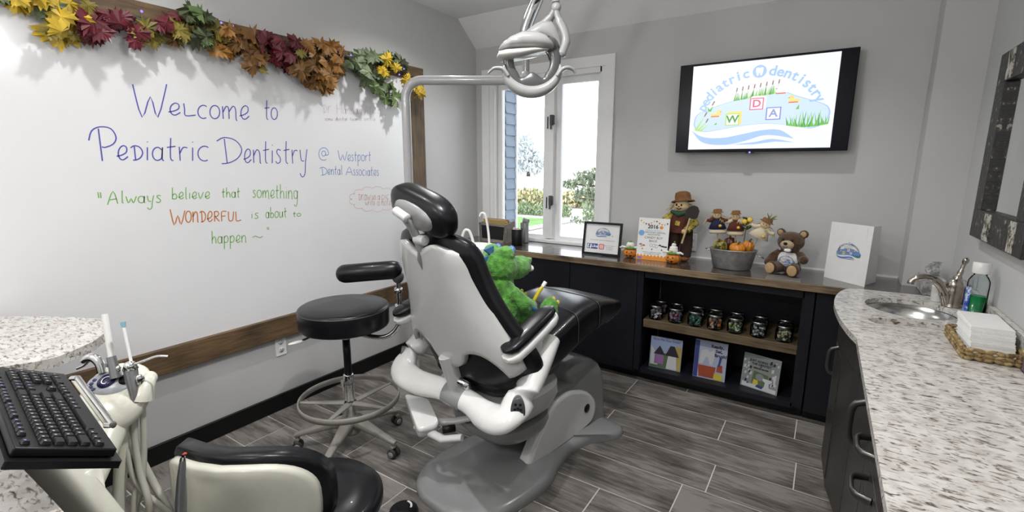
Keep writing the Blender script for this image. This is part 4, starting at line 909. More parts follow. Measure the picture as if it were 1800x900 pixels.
sc = thing('scarecrow_doll', 'tall standing scarecrow doll in brown overalls and hat holding a shovel', 'doll', (1.955, 3.53, Z), R(-6)); sc.scale = (1.22, 1.15, 1.03)
mb = MB()
for s in (-1, 1): mb.tube([(s*.036, 0, .03), (s*.038, 0, .12), (s*.032, 0, .22)], [.032, .036, .038], 14)
mb.build('trousers', CORD, sc)
for s in (-1, 1): MB().ell((s*.038, -.014, .016), (.026, .042, .016), None, 14, 8, e1=.8).build('shoe', FELTB, sc)
mb = MB(); mb.tube([(0, 0, .20), (0, 0, .28), (0, 0, .345)], [.066, .063, .052], 18, flat=None); mb.build('bib', MAROON, sc)
mb = MB(); mb.tube([(-.045, -.005, .33), (-.085, -.02, .28), (-.095, -.05, .25)], [.026, .028, .022], 12); mb.build('sleeve', PLAIDY, sc)
mb = MB(); mb.tube([(.045, -.005, .33), (.082, -.02, .27), (.055, -.066, .222)], [.026, .028, .022], 12); mb.build('sleeve', PLAIDY, sc)
for p in ((-.097, -.06, .243), (.045, -.075, .215)): MB().ell(p, (.016, .016, .018), None, 10, 8).build('hand', HAY, sc)
MB().tube([(-.05, -.03, .345), (0, -.052, .325), (.05, -.03, .345)], [.012, .020, .012], 10).build('scarf', DKGREEN, sc)
MB().prism([(-.014, .255), (.012, .25), (.016, .28), (-.01, .285)], -.070, -.063, lambda a, b, h: (a, h, b)).build('patch', PLAIDY, sc)
hdn = MB().ell((0, -.012, .385), (.043, .040, .046), None, 20, 12).build('head', BURLAP, sc)
for s in (-1, 1): MB().ell((s*.014-.004, -.050, .392), (.0055, .004, .008), None, 8, 6).build('eye', BLACKPL, hdn)
MB().ell((-.003, -.054, .381), (.005, .005, .005), None, 8, 6).build('nose', MAROON, hdn)
MB().tube([(-.017, -.049, .371), (-.003, -.053, .363), (.011, -.049, .371)], .0030, 5).build('mouth', BLACKPL, hdn)
mb = MB(); straw(mb, (-.035, 0, .395), 26, .075, 1, True, 2); straw(mb, (.035, 0, .395), 18, .06, 1, True, 3); mb.build('straw_hair', HAY, sc, recalc=False)
hq = Euler((R(-8), R(-9), 0)).to_matrix(); mb = MB()
mb.lathe([(.068, -.010), (.064, -.002), (.046, .004), (.045, .03), (.040, .052), (.022, .062), (0, .060)], 22, (0, .004, .420), hq, caps=False); mb.build('hat', FELTB, sc)
sh = MB(); sh.tube([(.040, -.088, .135), (.075, -.080, .31)], .0055, 8); sho = sh.build('shovel_handle', DOWEL, sc)
sb = [(-.026, .0), (.026, .0), (.036, .012), (.037, .055), (.022, .082), (0, .092), (-.022, .082), (-.037, .055), (-.036, .012)]
q2 = Matrix(((1, 0, .18), (0, 1, 0), (0, 0, 1)))
MB().prism(sb, -.003, .003, lambda a, b, h: (.077+a+b*.17, -.078+h, .305+b)).build('shovel_blade', IRON, sho)

# galvanised bucket with gourds and scarecrow picks
GALV = mat('galvanised_metal', (.40, .41, .41), .42, .75, var=.18, vscale=35)
BK = Vector((2.325, 3.43, Z)); bk = thing('metal_bucket', 'oval galvanised bucket filled with gourds and scarecrow picks', 'bucket', BK, R(2)); bk.scale = (1.14, 1.14, 1.0)
mb = MB(); P_ = [(.0, .002), (.098, .002), (.103, .006), (.121, .098), (.128, .126), (.130, .132), (.127, .133), (.121, .126), (.114, .098), (.095, .05), (.0, .045)]
mb.lathe(P_, 36, sy=.72, caps=False); mb.build('tub', GALV, bk)
MB().tube([Vector((.128*cos(a), .092*sin(a), .131)) for a in [2*pi*i/36 for i in range(36)]], .0035, 8, closed=True).build('rim', GALV, bk)
mb = MB(); mb.tube(bez([(.127, -.02, .112), (.150, -.03, .10), (.165, -.01, .086), (.158, .02, .09), (.128, .02, .112)], 4), .0028, 6); mb.build('handle', STEEL, bk)
mb = MB(); mb.tube(bez([(-.127, -.02, .112), (-.140, -.02, .118), (-.150, 0, .122), (-.140, .02, .118), (-.127, .02, .112)], 4), .0028, 6); mb.build('handle', STEEL, bk)
GSTR = splotch_mat('striped_gourd', [(0, (.03, .05, .015)), (.46, (.25, .20, .03)), (.56, (.45, .36, .12))], 22, .3, .1)
GOR = mat('orange_gourd', (.62, .22, .02), .28, var=.2, vscale=20); GBR = mat('maroon_gourd', (.07, .02, .012), .3); STEM = mat('gourd_stem', (.12, .10, .04), .8)
def gourd(name, label, loc, r, h, m_, rot, ribs):
    t = thing(name, label, 'gourd', Vector(loc)); t.rotation_euler = rot; t['group'] = 'gourds in the metal bucket'
    pumpkin_mb(r, h, ribs, .14).build('flesh', m_, t)
    MB().tube([(0, 0, h*.9), (.003, 0, h+.008), (.010, 0, h+.016)], [.007, .005, .006], 8).build('stem', STEM, t)
gourd('gourd', 'dark green striped gourd at the left of the metal bucket', BK+Vector((-.063, -.028, .112)), .046, .082, GSTR, (R(25), R(-15), 0), 8)
gourd('gourd', 'orange ribbed mini pumpkin at the front of the metal bucket', BK+Vector((.030, -.048, .118)), .050, .062, GOR, (R(14), R(6), 0), 12)
gourd('gourd', 'pale orange ribbed gourd at the right of the metal bucket', BK+Vector((.082, .002, .118)), .038, .078, GOR, (R(6), R(10), 0), 9)
gourd('gourd', 'dark maroon gourd at the back of the metal bucket', BK+Vector((-.022, .045, .118)), .042, .085, GBR, (R(-8), R(-8), 0), 9)
def pick(label, loc, lean, sz, hatm, bibm, shirtm, skirt, feather=False):
    t = thing('scarecrow_pick', label, 'decoration', loc); t['group'] = 'little scarecrows on sticks in the bucket'; t.rotation_euler = (0, R(lean), R(0)); t.scale = (1.22, 1.15, 1.15)
    MB().tube([(0, 0, -.02), (0, 0, .10)], .0035, 6).build('stick', DOWEL, t)
    mb = MB(); mb.lathe([(.020*sz, .15), (.032*sz, .125), (.045*sz, .088), (.040*sz, .086)], 16, sy=.6); mb.build('overalls', bibm, t)
    if skirt:
        mb = MB(); mb.lathe([(.030*sz, .087), (.044*sz, .075), (.040*sz, .060), (.030*sz, .062)], 18, sy=.6); mb.build('trouser_cuffs', CREAMC, t)
    for s in (-1, 1):
        MB().tube([(s*.014*sz, -.004, .150), (s*.036*sz, -.006, .137), (s*.052*sz, -.008, .140)], [.011*sz, .011*sz, .007*sz], 8).build('sleeve', shirtm, t)
    h_ = MB().ell((0, -.004, .168), (.022*sz, .020*sz, .021*sz), None, 14, 10).build('head', BURLAP, t)
    for s in (-1, 1): MB().ell((s*.007, -.0235*sz, .170), (.0022, .002, .003), None, 6, 5).build('eye', BLACKPL, h_)
    mb = MB(); mb.lathe([(.032*sz, .184), (.024*sz, .186), (.020*sz, .203), (0, .206)], 16, caps=False); mb.build('hat', hatm, t)
    mb = MB(); straw(mb, (-.020, 0, .165), 10, .035, 1, True, 5); straw(mb, (.020, 0, .165), 10, .035, 1, True, 6); straw(mb, (-.05*sz, -.008, .14), 8, .022, 1, True, 7); straw(mb, (.05*sz, -.008, .14), 8, .022, 1, True, 8); mb.build('straw', HAY, t, recalc=False)
    MB().lathe([(0, 0), (.009, 0), (.006, .003), (0, .003)], 10, (.018*sz, -.030*sz, .108), Euler((pi/2, 0, 0)).to_matrix()).build('sunflower_badge', GOLDY, t)
    if feather:
        mb = MB(); straw(mb, (.006, -.01, .20), 16, .04, .6, False, 12); mb.build('hat_straw', mat('green_straw', (.22, .24, .06), .9), t, recalc=False)
    return t
pick('small scarecrow pick in navy overalls at the left of the bucket', BK+Vector((-.105, .03, .155)), -4, 1.05, FELTB, NAVYC, MAROON, True)
pick('small scarecrow pick in maroon top with white bobble behind the gourds', BK+Vector((.005, .035, .150)), -3, 1.0, FELTB, MAROON, CREAMC, True)
pick('leaning straw-haired scarecrow pick with yellow hat flower at right of bucket', BK+Vector((.105, -.015, .130)), 22, 1.15, FELTB, CREAMC, CREAMC, False, True)
sf = thing('sunflower_pick', 'green leaves with yellow flowers standing among the scarecrow picks', 'decoration', BK+Vector((.055, .03, .15)))
MB().tube([(0, 0, -.02), (.01, 0, .16)], .003, 6).build('stem', STEM, sf)
mb = MB(); r_ = random.Random(4)
for i in range(14):
    a = r_.uniform(0, 6.28); z = .11+.005*i; d = Vector((cos(a), sin(a)*.5, r_.uniform(.1, .9))).normalized()*.04; p = Vector((.01, 0, z)); s_ = Vector((-d.z, 0, d.x)).normalized()*.010
    mb.add([p, p+d*.5+s_, p+d, p+d*.5-s_], [(0, 1, 2, 3)], 0, False)
mb.build('leaves', mat('silk_leaf', (.04, .09, .02), .7), sf, recalc=False)
for p in ((.0, -.02, .168), (.03, -.02, .180)): MB().lathe([(0, .004), (.010, .003), (.018, -.002), (.014, -.004), (0, -.003)], 12, p, Euler((R(70), 0, R(20))).to_matrix()).build('flower_head', GOLDY, sf)

# teddy bear
FUR = mat('brown_plush', (.075, .035, .011), .95, var=.35, vscale=60, bump=.5, bscale=260, sheen=.3); TAN = mat('tan_plush', (.46, .31, .16), .95, var=.15, vscale=60, bump=.3, bscale=260); MUZ = mat('muzzle_plush', (.42, .33, .22), .95)
tb = thing('teddy_bear', 'brown teddy bear in printed white shirt sitting on the worktop', 'teddy bear', (2.655, 3.475, Z), R(-16))
mb = MB(); mb.ell((0, 0, .085), (.068, .060, .088)); mb.ell((0, -.012, .205), (.078, .066, .064))
for s in (-1, 1):
    mb.ell((s*.066, .0, .258), (.028, .016, .027)); mb.tube([(s*.055, -.01, .135), (s*.088, -.035, .10), (s*.098, -.060, .075 if s < 0 else .105)], [.025, .028, .024], 12); mb.ell((s*.100, -.066, .068 if s < 0 else .108), (.027, .027, .028))
    mb.tube([(s*.040, -.02, .042), (s*.056, -.075, .036), (s*.062, -.105, .038)], [.038, .034, .034], 14); mb.ell((s*.063, -.112, .042), (.036, .022, .042))
remesh(mb.build('body', FUR, tb), .006, 5, .004, .012)
for s in (-1, 1):
    MB().ell((s*.064, -.137, .043), (.029, .006, .034), None, 18, 8).build('paw_pad', TAN, tb); MB().ell((s*.067, -.0145, .258), (.018, .006, .018), None, 14, 8).build('inner_ear', TAN, tb)
    MB().ell((s*.026, -.071, .222), (.0075, .006, .0085), None, 10, 6).build('eye', BLACKPL, tb)
mz = MB().ell((0, -.070, .190), (.040, .030, .030), None, 20, 12).build('muzzle', MUZ, tb)
MB().ell((0, -.1015, .202), (.012, .008, .009), None, 12, 8).build('nose', BLACKPL, mz); MB().tube([(-.014, -.097, .182), (0, -.100, .177), (.014, -.097, .182)], .0015, 5).build('mouth', BLACKPL, mz)
sh_ = MB().ell((0, -.002, .092), (.0715, .0650, .058), None, 28, 14, e1=.8).build('shirt', WHITEM, tb)
def bf(a, b, hh):
    x = a*.05; z = .088+b*.05; y = -.002-.0655*math.sqrt(max(0, 1-(x/.072)**2-((z-.092)/.062)**2*.8))-.0010-hh*.6
    return (x, y, z)
logo(bf, FP, 'shirt_print', sh_, False)
MB().ell((.012, -.090, .160), (.020, .012, .010), None, 14, 8, e1=.6, e2=.6).build('tooth_charm', WHITEM, tb)

# greeting card folder
cdp = thing('presentation_folder', 'white folded presentation card with pond badge standing beside the sink counter', 'card', (2.94, 3.40, Z))
a_, b_, c_ = Vector((-.092, .075, 0)), Vector((.104, -.098, 0)), Vector((.165, .055, 0))
def panel(p, q, h, lean, name):
    d = (q-p).normalized(); n = Vector((d.y, -d.x, 0)); t = .0028
    up = (Vector((0, 0, 1))+n*lean).normalized()
    mb = MB(); A = [p, q, q+up*h, p+up*h]; mb.add([v+n*t/2 for v in A]+[v-n*t/2 for v in A], [(0, 1, 2, 3), (4, 7, 6, 5), (0, 4, 5, 1), (1, 5, 6, 2), (2, 6, 7, 3), (3, 7, 4, 0)], 0, False)
    return mb.build(name, WHITEM, cdp), d, n, up
o, d, n, up = panel(a_, b_, .345, -.03, 'front_cover')
ctr = a_+d*(b_-a_).length*.52+up*.182
logo(lambda x, y, hh: ctr+d*x*.078+up*y*.075+n*(.0016+hh), FP, 'printed_badge', cdp, False)
panel(b_+Vector((-.012, .02, 0)), c_+Vector((0, .03, 0)), .335, -.03, 'back_cover')

# magazine holder and pen cup by the window
mg = thing('magazine_box', 'worn wooden box of magazines with black panel in window corner', 'box', (0.352, 3.50, Z), R(-6))
GRW = wood_mat('grey_washed_wood', (.14, .125, .105), (.36, .33, .28), 0, .8)
mb = MB()
for (x, z, w_, h_) in ((-.0, .0125, .30, .025), (0, .155, .33, .02)): mb.box((x, -.055, z), (w_, .012, h_))
for s in (-1, 1): mb.prism([(s*.15, 0), (s*.125, 0), (s*.14, .165), (s*.165, .165)], -.061, -.049, lambda a, b, h: (a, h, b))
for s in (-1, 1): mb.prism([(-.061, 0), (.06, 0), (.075, .19), (-.061, .165)], s*.146-.006, s*.146+.006, lambda a, b, h: (h, a, b))
mb.box((0, .06, .09), (.29, .012, .18)); mb.box((0, 0, .008), (.29, .11, .012)); mb.build('crate', GRW, mg)
MB().box((0, -.053, .088), (.262, .006, .125)).build('front_panel', mat('black_card', (.012, .012, .013), .6), mg)
for i, (col, dz) in enumerate((((.45, .30, .10), .185), ((.55, .52, .48), .172), ((.35, .20, .08), .190), ((.5, .5, .5), .178))):
    y = -.035+.022*i; k = thing('magazine', ['tan-covered', 'pale grey', 'brown', 'light grey'][i]+' magazine filed '+['at the front of', 'second from the front in', 'third from the front in', 'at the back of'][i]+' the wooden box', 'magazine', mg.location+Vector((0, y, .016)), R(-6), 'magazines in the wooden box')
    MB().box((0, 0, dz/2), (.26, .012, dz)).build('cover', mat('magazine_cover_%s' % 'abcd'[i], col, .4), k); MB().box((0, 0, dz/2), (.255, .009, dz+.001)).build('pages', WHITEM, k)
sp = thing('tissue_pack', 'small silver packet leaning at the right of the magazine box', 'packet', (0.60, 3.575, Z), R(-10))
MB().box((0, 0, .09), (.06, .05, .18)).build('pack', mat('silver_packet', (.40, .40, .42), .35, .5), sp, bevel=.006)
mb = MB(); mb.tube([(0, 0, .175), (.015, -.01, .20), (.05, -.01, .195)], [.022, .026, .02], 10); mb.build('flap', mat('silver_packet', (.40, .40, .42)), sp)
pc = thing('pen_cup', 'black round cup of small items in front of the window', 'cup', (0.612, 3.44, Z))
mb = MB(); mb.lathe([(0, .002), (.048, .002), (.050, .008), (.052, .135), (.049, .137), (.046, .13), (.044, .02), (0, .02)], 26, caps=False); mb.build('cup', BLACKPL, pc)
mb = MB(); rr_ = random.Random(8)
for i in range(9): mb.ell((rr_.uniform(-.03, .03), rr_.uniform(-.03, .03), .13+rr_.uniform(0, .012)), (.013, .013, .012), None, 8, 6)
mb.build('swabs', mat('pink_white_swab', (.62, .52, .50), .8), pc)['kind'] = 'stuff'

def pd(px, py, d): return CAM + (fwd + rgt*((px-900)/FPX) - upv*((py-450)/FPX))*d

# ================================================================== TELEVISION
TVY = 3.585
tv = thing('television', 'wall-mounted flat television showing a pediatric dentistry pond badge', 'television', (2.376, TVY, 1.94))
mb = MB(); mb.box((0, .022, 0), (1.022, .044, .592)); mb.build('body', mat('television_black', (.004, .004, .009), .25, spec=.15), tv, bevel=.004)
MB().box((0, .065, -.02), (.45, .05, .35)).build('wall_bracket', BLACKPL, tv)
TX0, TX1, TZ0, TZ1 = 1.953-2.376, 2.797-2.376, 1.664-1.94, 2.221-1.94
mb = MB(); quad(mb, TX0, TX1, TZ0, TZ1, -.0008); scr = mb.build('screen', emat('screen_backlight', (.93, .95, 1.0), 1.0), tv, recalc=False)
tcx, tcz = (TX0+TX1)/2, (TZ0+TZ1)/2
logo(lambda a, b, h: (tcx+.000+a*.408, -.0012-h, tcz-.026+b*.375), pal(1.0), 'screen_picture', scr, True)
MB().ell((-.025, -.004, -.300), (.006, .005, .005), None, 10, 6).build('standby_light', emat('standby_blue', (.15, .15, 1.0), 4.0), tv)
MB().box((-.025, .008, -.300), (.05, .02, .012)).build('sensor_bump', BLACKPL, tv)

# ================================================================== JARS AND BOOKS ON THE SHELF
LIDM = mat('jar_lid_metal', (.55, .54, .52), .25, 1.0)
JC = [[(.55, .5, .5), (.35, .3, .32), (.1, .08, .09)], [(.45, .12, .18), (.12, .12, .2), (.3, .28, .33)], [(.08, .22, .19), (.12, .28, .24), (.03, .07, .07)], [(.50, .16, .05), (.40, .36, .30), (.15, .05, .03)], [(.28, .40, .10), (.60, .62, .55), (.08, .14, .03)], [(.62, .62, .60), (.30, .30, .30), (.12, .12, .12)], [(.52, .48, .28), (.42, .38, .26), (.08, .07, .05)]]
JN = ['pale pink and white', 'pink and dark', 'teal', 'orange and white', 'lime green and white', 'white and grey', 'cream and black']
def make_jar(loc, ci, label, group):
    t = thing('glass_jar', label, 'jar', loc, 0, group)
    mb = MB(); mb.lathe([(0, .001), (.042, .001), (.048, .006), (.049, .012), (.049, .062), (.047, .070), (.040, .078), (.040, .084), (.037, .084), (.037, .078), (.045, .066), (.046, .014), (.0, .006)], 24, caps=False); mb.build('jar_body', JARG, t)
    mb = MB(); mb.lathe([(0, .086), (.041, .086), (.0435, .088), (.0435, .098), (.041, .101), (0, .102)], 24); mb.build('lid', LIDM, t)
    r = random.Random(ci+40); mb = MB()
    for i in range(46):
        a = r.uniform(0, 6.28); rad = .036*math.sqrt(r.uniform(.25, 1)); z = .012+.056*r.random()
        q = Euler((r.uniform(0, 6), r.uniform(0, 6), 0)).to_matrix(); mi = r.randrange(3)
        if i % 2: mb.ell((rad*cos(a), rad*sin(a), z), (.0085, .0085, .006), q, 8, 6, mi)
        else: mb.box((rad*cos(a), rad*sin(a), z), (.013, .012, .007), q, mi)
    o = mb.build('erasers', [mat('trinket_%d_%d' % (ci, k), JC[ci][k], .5) for k in range(3)], t, recalc=False); o['kind'] = 'stuff'
    return t
ORD = ['leftmost', 'second from left', 'third from left', 'fourth from left', 'third from right', 'second from right', 'rightmost']
for i, x in enumerate((1.875, 2.011, 2.144, 2.271, 2.396, 2.534, 2.677)):
    make_jar((x, 3.312, SHZ+.0005), i, 'glass jar of %s trinkets, %s in front row on shelf' % (JN[i], ORD[i]), 'front row of jars on the shelf')
for i, x in enumerate((1.868, 1.985, 2.13, 2.25, 2.385, 2.53, 2.675)):
    make_jar((x, 3.46, SHZ+.0005), (i*3+1) % 7, 'shadowed metal-lidded glass jar, %s in back row on shelf' % ORD[i], 'back row of jars on the shelf')
def book(label, loc, rz, lean, w, h, t, cover):
    k = thing('picture_book', label, 'book', loc); k.rotation_euler = (R(-lean), 0, R(rz)); k['group'] = 'picture books on the bottom shelf'
    MB().box((0, t/2, h/2), (w, t, h)).build('cover', mat(cover[0], cover[1], .4), k); MB().box((.002, t/2, h/2+.0012), (w-.006, t-.004, h-.001)).build('pages', WHITEM, k)
    return k
def poly2(mb, pts, mi, h=.001): mb.add([(a, -h, b) for a, b in pts], [tuple(range(len(pts)))], mi, False)
def circ(cx, cy, rx, ry, n=20): return arc(cx, cy, rx, ry, 0, 360*(n-1)/n, n-1)
ZB = .1065
PB = [mat('print_cover_%s' % n, c, .45) for n, c in (('sky', (.30, .40, .62)), ('lilac', (.30, .16, .34)), ('ochre', (.45, .36, .10)), ('pale', (.60, .60, .62)), ('dark', (.03, .025, .04)), ('skin', (.42, .23, .13)), ('brick', (.36, .07, .03)), ('navy', (.04, .06, .22)), ('leaf', (.10, .16, .07)), ('yellow', (.65, .52, .06)), ('grey', (.25, .27, .27)))]
k = book('square picture book with lilac and sky blue cover, leftmost on the bottom shelf', (1.957, 3.315, ZB), 2, 7, .222, .225, .010, ('book_sky', (.33, .40, .60)))
mb = MB(); poly2(mb, [(-.108, .003), (.108, .003), (.108, .10), (.06, .13), (-.02, .11), (-.108, .13)], 8); poly2(mb, [(.04, .003), (.108, .003), (.108, .175), (.07, .18), (.05, .12)], 2, .0013); poly2(mb, [(-.105, .02), (-.05, .02), (-.05, .09), (-.105, .16)], 3, .0015)
poly2(mb, [(-.075, .03), (-.01, .03), (-.01, .10), (-.075, .10)], 1, .0030); poly2(mb, [(-.083, .10), (-.002, .10), (-.043, .165)], 4, .002); poly2(mb, [(.01, .005), (.085, .005), (.075, .10), (.02, .10)], 3, .0030); poly2(mb, [(.0, .10), (.095, .10), (.06, .175), (.03, .175)], 4, .002); poly2(mb, [(-.05, .03), (-.033, .03), (-.033, .07), (-.05, .07)], 2, .0022)
text_mb(mb, 'Show Me Your Smile!', .022, lambda a, b, h: (a, -.0026, .209+b), 7, th=0); mb.build('cover_print', PB, k, recalc=False)
k = book('tall picture book with toothbrush on pale blue cover, middle of the bottom shelf', (2.258, 3.315, ZB), 1, 7, .208, .262, .012, ('book_pale_blue', (.42, .47, .62)))
mb = MB(); poly2(mb, [(-.103, .003), (-.075, .003), (-.075, .259), (-.103, .259)], 7); poly2(mb, [(-.07, .10), (-.06, .19), (-.03, .205), (-.005, .19), (.02, .205), (.03, .17), (.015, .10), (-.0, .10), (-.015, .15), (-.03, .15), (-.045, .10)], 3, .0016); poly2(mb, [(-.065, .01), (.03, .01), (.04, .09), (-.075, .09)], 6, .0030); poly2(mb, [(.045, .06), (.085, .06), (.08, .11), (.05, .11)], 6, .002)
poly2(mb, [(.052, .10), (.064, .10), (.074, .16), (.060, .165)], 7, .0024); poly2(mb, [(.03, .005), (.085, .005), (.085, .045), (.03, .05)], 9, .0030); poly2(mb, [(-.05, .05), (.02, .05), (.02, .06), (-.05, .06)], 3, .0024)
for i, tx in enumerate(('Ready,', 'Set,', 'Brush!')): text_mb(mb, tx, .030, lambda a, b, h: (.040+.012*i+a, -.0024, .232-.030*i+b), 4, th=0, bold=.001)
mb.build('cover_print', PB, k, recalc=False)
k = book('grey-green picture book with black title, rightmost on the bottom shelf', (2.565, 3.32, ZB), -14, 8, .228, .225, .008, ('book_grey_green', (.26, .29, .27)))
mb = MB(); rb = random.Random(6)
for sx, n in ((-1, 26), (1, 26)):
    for i in range(n):
        x = sx*rb.uniform(.055, .105); z = rb.uniform(.03, .19 if sx < 0 else .205); s_ = rb.uniform(.006, .014); poly2(mb, [(x-s_*.5, z-s_), (x+s_*.5, z-s_*.6), (x+s_*.6, z+s_), (x-s_*.4, z+s_*.7)], rb.choice((3, 4, 10, 3)), .0012+.00003*i)
poly2(mb, [(-.105, .004), (.105, .004), (.105, .03), (-.105, .035)], 3, .0011); poly2(mb, [(-.05, .03), (.055, .03), (.05, .11), (-.04, .12)], 8, .0013); poly2(mb, [(-.04, .03), (-.005, .03), (-.008, .06), (-.034, .065)], 9, .0022); poly2(mb, circ(.0, .085, .026, .024), 10, .0022); poly2(mb, [(.03, .01), (.065, .01), (.06, .06), (.075, .07), (.075, .085), (.02, .085), (.02, .07), (.036, .06)], 3, .0024); poly2(mb, [(-.02, .018), (.02, .012), (.03, .03), (-.01, .034)], 7, .0026)
for tx, z, s_ in (('JUST GOING TO', .186, .020), ('THE DENTIST', .166, .020), ('BY', .152, .010), ('MERCER MAYER', .140, .013)): text_mb(mb, tx, s_, lambda a, b, h: (.0+a, -.003, z+b), 4, th=0, bold=.0006)
mb.build('cover_print', PB, k, recalc=False)

# ================================================================== SINK COUNTER ON THE RIGHT
GZ = 0.905
def holed_plate(name, outer, holes, z0, z1, m_, parent):
    cu = bpy.data.curves.new('o', 'CURVE'); cu.dimensions = '2D'; cu.fill_mode = 'BOTH'; cu.extrude = (z1-z0)/2
    for pts in [outer]+holes:
        sp_ = cu.splines.new('POLY'); sp_.points.add(len(pts)-1); sp_.use_cyclic_u = True
        for q, (a, b) in zip(sp_.points, pts): q.co = (a, b, 0, 1)
    o = bpy.data.objects.new('o', cu); COL.objects.link(o); bpy.context.view_layer.update()
    me = bpy.data.meshes.new_from_object(o.evaluated_get(bpy.context.evaluated_depsgraph_get())); bpy.data.objects.remove(o)
    for v in me.vertices: v.co.z += (z0+z1)/2
    me.materials.clear(); me.materials.append(m_); me.name = name
    ob = bpy.data.objects.new(name, me); COL.objects.link(ob); ob.parent = parent
    for p in me.polygons: p.use_smooth = False
    return ob
gt = thing('granite_countertop', 'speckled cream granite countertop with rounded nose and sink cutout', 'countertop', (3.2, 1.4, GZ-.035))
nose = bez([(2.963, 2.175, 0), (2.936, 2.29, 0), (2.908, 2.48, 0), (2.894, 2.70, 0), (2.905, 2.88, 0), (2.935, 3.02, 0), (2.975, 3.085, 0), (3.05, 3.10, 0)], 5)
outer = [(2.972, -1.2), (2.969, 1.2)]+[(p.x, p.y) for p in nose]+[(3.40, 3.125), (3.427, 3.125), (3.427, -1.2)]
sink_h = [(3.19+.172*cos(a), 2.795+.178*sin(a)) for a in [2*pi*i/44 for i in range(44)]]
slot_h = [(3.20+.185*cos(a)*(1 if cos(a) > 0 else 1), 2.487+.082*sin(a)+.03*cos(a)*.3) for a in [2*pi*i/44 for i in range(44)]]
lo = lambda pts: [(a-3.2, b-1.4) for a, b in pts]
holed_plate('slab', lo(outer), [lo(sink_h), lo(slot_h)], .010, .0345, GRAN, gt)
mb = MB(); mb.box((.2175, .35, .079), (.018, 3.1, .088)); mb.build('backsplash', GRAN, gt)
mb = MB(); mb.prism([((.188)*cos(a), 1.087+.085*sin(a)) for a in [2*pi*i/30 for i in range(30)]], -.002, .0095); mb.build('slot_floor', GRAN, gt)
sk = thing('sink_bowl', 'round stainless steel sink bowl set under the granite', 'sink', (3.19, 2.795, GZ-.1445))
mb = MB(); mb.lathe([(0, .004), (.03, .004), (.10, .010), (.145, .03), (.168, .07), (.176, .1185), (.188, .1188), (.188, .117), (.179, .115), (.171, .068), (.148, .026), (.10, .006), (0, .0)], 48, caps=False); mb.build('bowl', STEEL, sk)
MB().lathe([(0, .0045), (.022, .0045), (.024, .006), (.018, .007), (0, .0065)], 20).build('drain', CHROME, sk)
vn = thing('sink_cabinet', 'dark brown sink cabinet with bowed front below the granite nose', 'cabinet', (3.2, 2.65, 0))
vp_ = [(2.952, 3.07), (2.934, 2.90), (2.925, 2.70), (2.940, 2.45), (2.968, 2.28), (2.99, 2.20), (3.425, 2.20), (3.425, 3.07)]
mb = MB(); mb.prism([(a-3.2, b-2.65) for a, b in vp_], .10, .744, mi=0); mb.build('body', BROWNC, vn, bevel=.002)
mb = MB()
for i in range(5): 
    (a, b), (c, d) = vp_[i], vp_[i+1]; mb.prism([(a-3.2, b-2.65), (c-3.2, d-2.65), (c-3.2+.018, d-2.65), (a-3.2+.018, b-2.65)], .746, .868)
mb.build('apron', BROWNC, vn)
mb = MB(); mb.prism([(a-3.2+(.055 if a < 3 else -.004), b-2.65) for a, b in vp_], .002, .098); mb.build('toe_kick', BLACKP, vn)
PULLM = mat('dark_bronze_pull', (.10, .095, .09), .28, .8)
def pull(parent, p0, p1, out, h, r=.006):
    p0, p1, out = Vector(p0), Vector(p1), Vector(out); pts = []
    for i in range(13):
        t = i/12; pts.append(p0+(p1-p0)*t+out*h*(1-(2*t-1)**4)**.5 if 0 < t < 1 else p0+(p1-p0)*t)
    return MB().tube(pts, r, 10, flat=1.6).build('handle', PULLM, parent)
d = MB(); d.prism([(2.922-3.2, .02), (2.937-3.2, -.20), (2.945-3.2, -.20), (2.93-3.2, .02)], .13, .72); do = d.build('door', BROWNC, vn)
pull(do, (2.930-3.2, -.10, .60), (2.930-3.2, -.10, .735), (-1, -.05, 0), .035)
dr = thing('drawer_cabinet', 'dark brown cabinet with arched pulls along the sink counter', 'cabinet', (3.2, 0.5, 0))
mb = MB(); mb.box((.01, .05, .484), (.41, 3.28, .766)); mb.build('body', BROWNC, dr)
MB().box((.03, .05, .05), (.36, 3.28, .098)).build('toe_kick', BLACKP, dr)
for (y0, y1, z0, z1, kind) in ((1.68-.5, 2.17-.5, .12, .86, 'd'), (1.28-.5, 1.67-.5, .745, .86, 'h'), (1.28-.5, 1.67-.5, .625, .74, 'h'), (1.28-.5, 1.67-.5, .40, .62, 'h'), (1.28-.5, 1.67-.5, .12, .395, 'h'), (.68-.5, 1.275-.5, .12, .86, 'd')):
    o = MB().box((-.203, (y0+y1)/2, (z0+z1)/2), (.016, y1-y0-.004, z1-z0-.004)).build('door' if kind == 'd' else 'drawer', BROWNC, dr, bevel=.002)
    ym = (y0+y1)/2
    if kind == 'd': pull(o, (-.212, y0+.10, .66), (-.212, y0+.10, .82), (-1, 0, 0), .042, .007)
    else: pull(o, (-.212, ym-.06, (z0+z1)/2+.02), (-.212, ym+.06, (z0+z1)/2+.02), (-1, 0, 0), .042, .007)

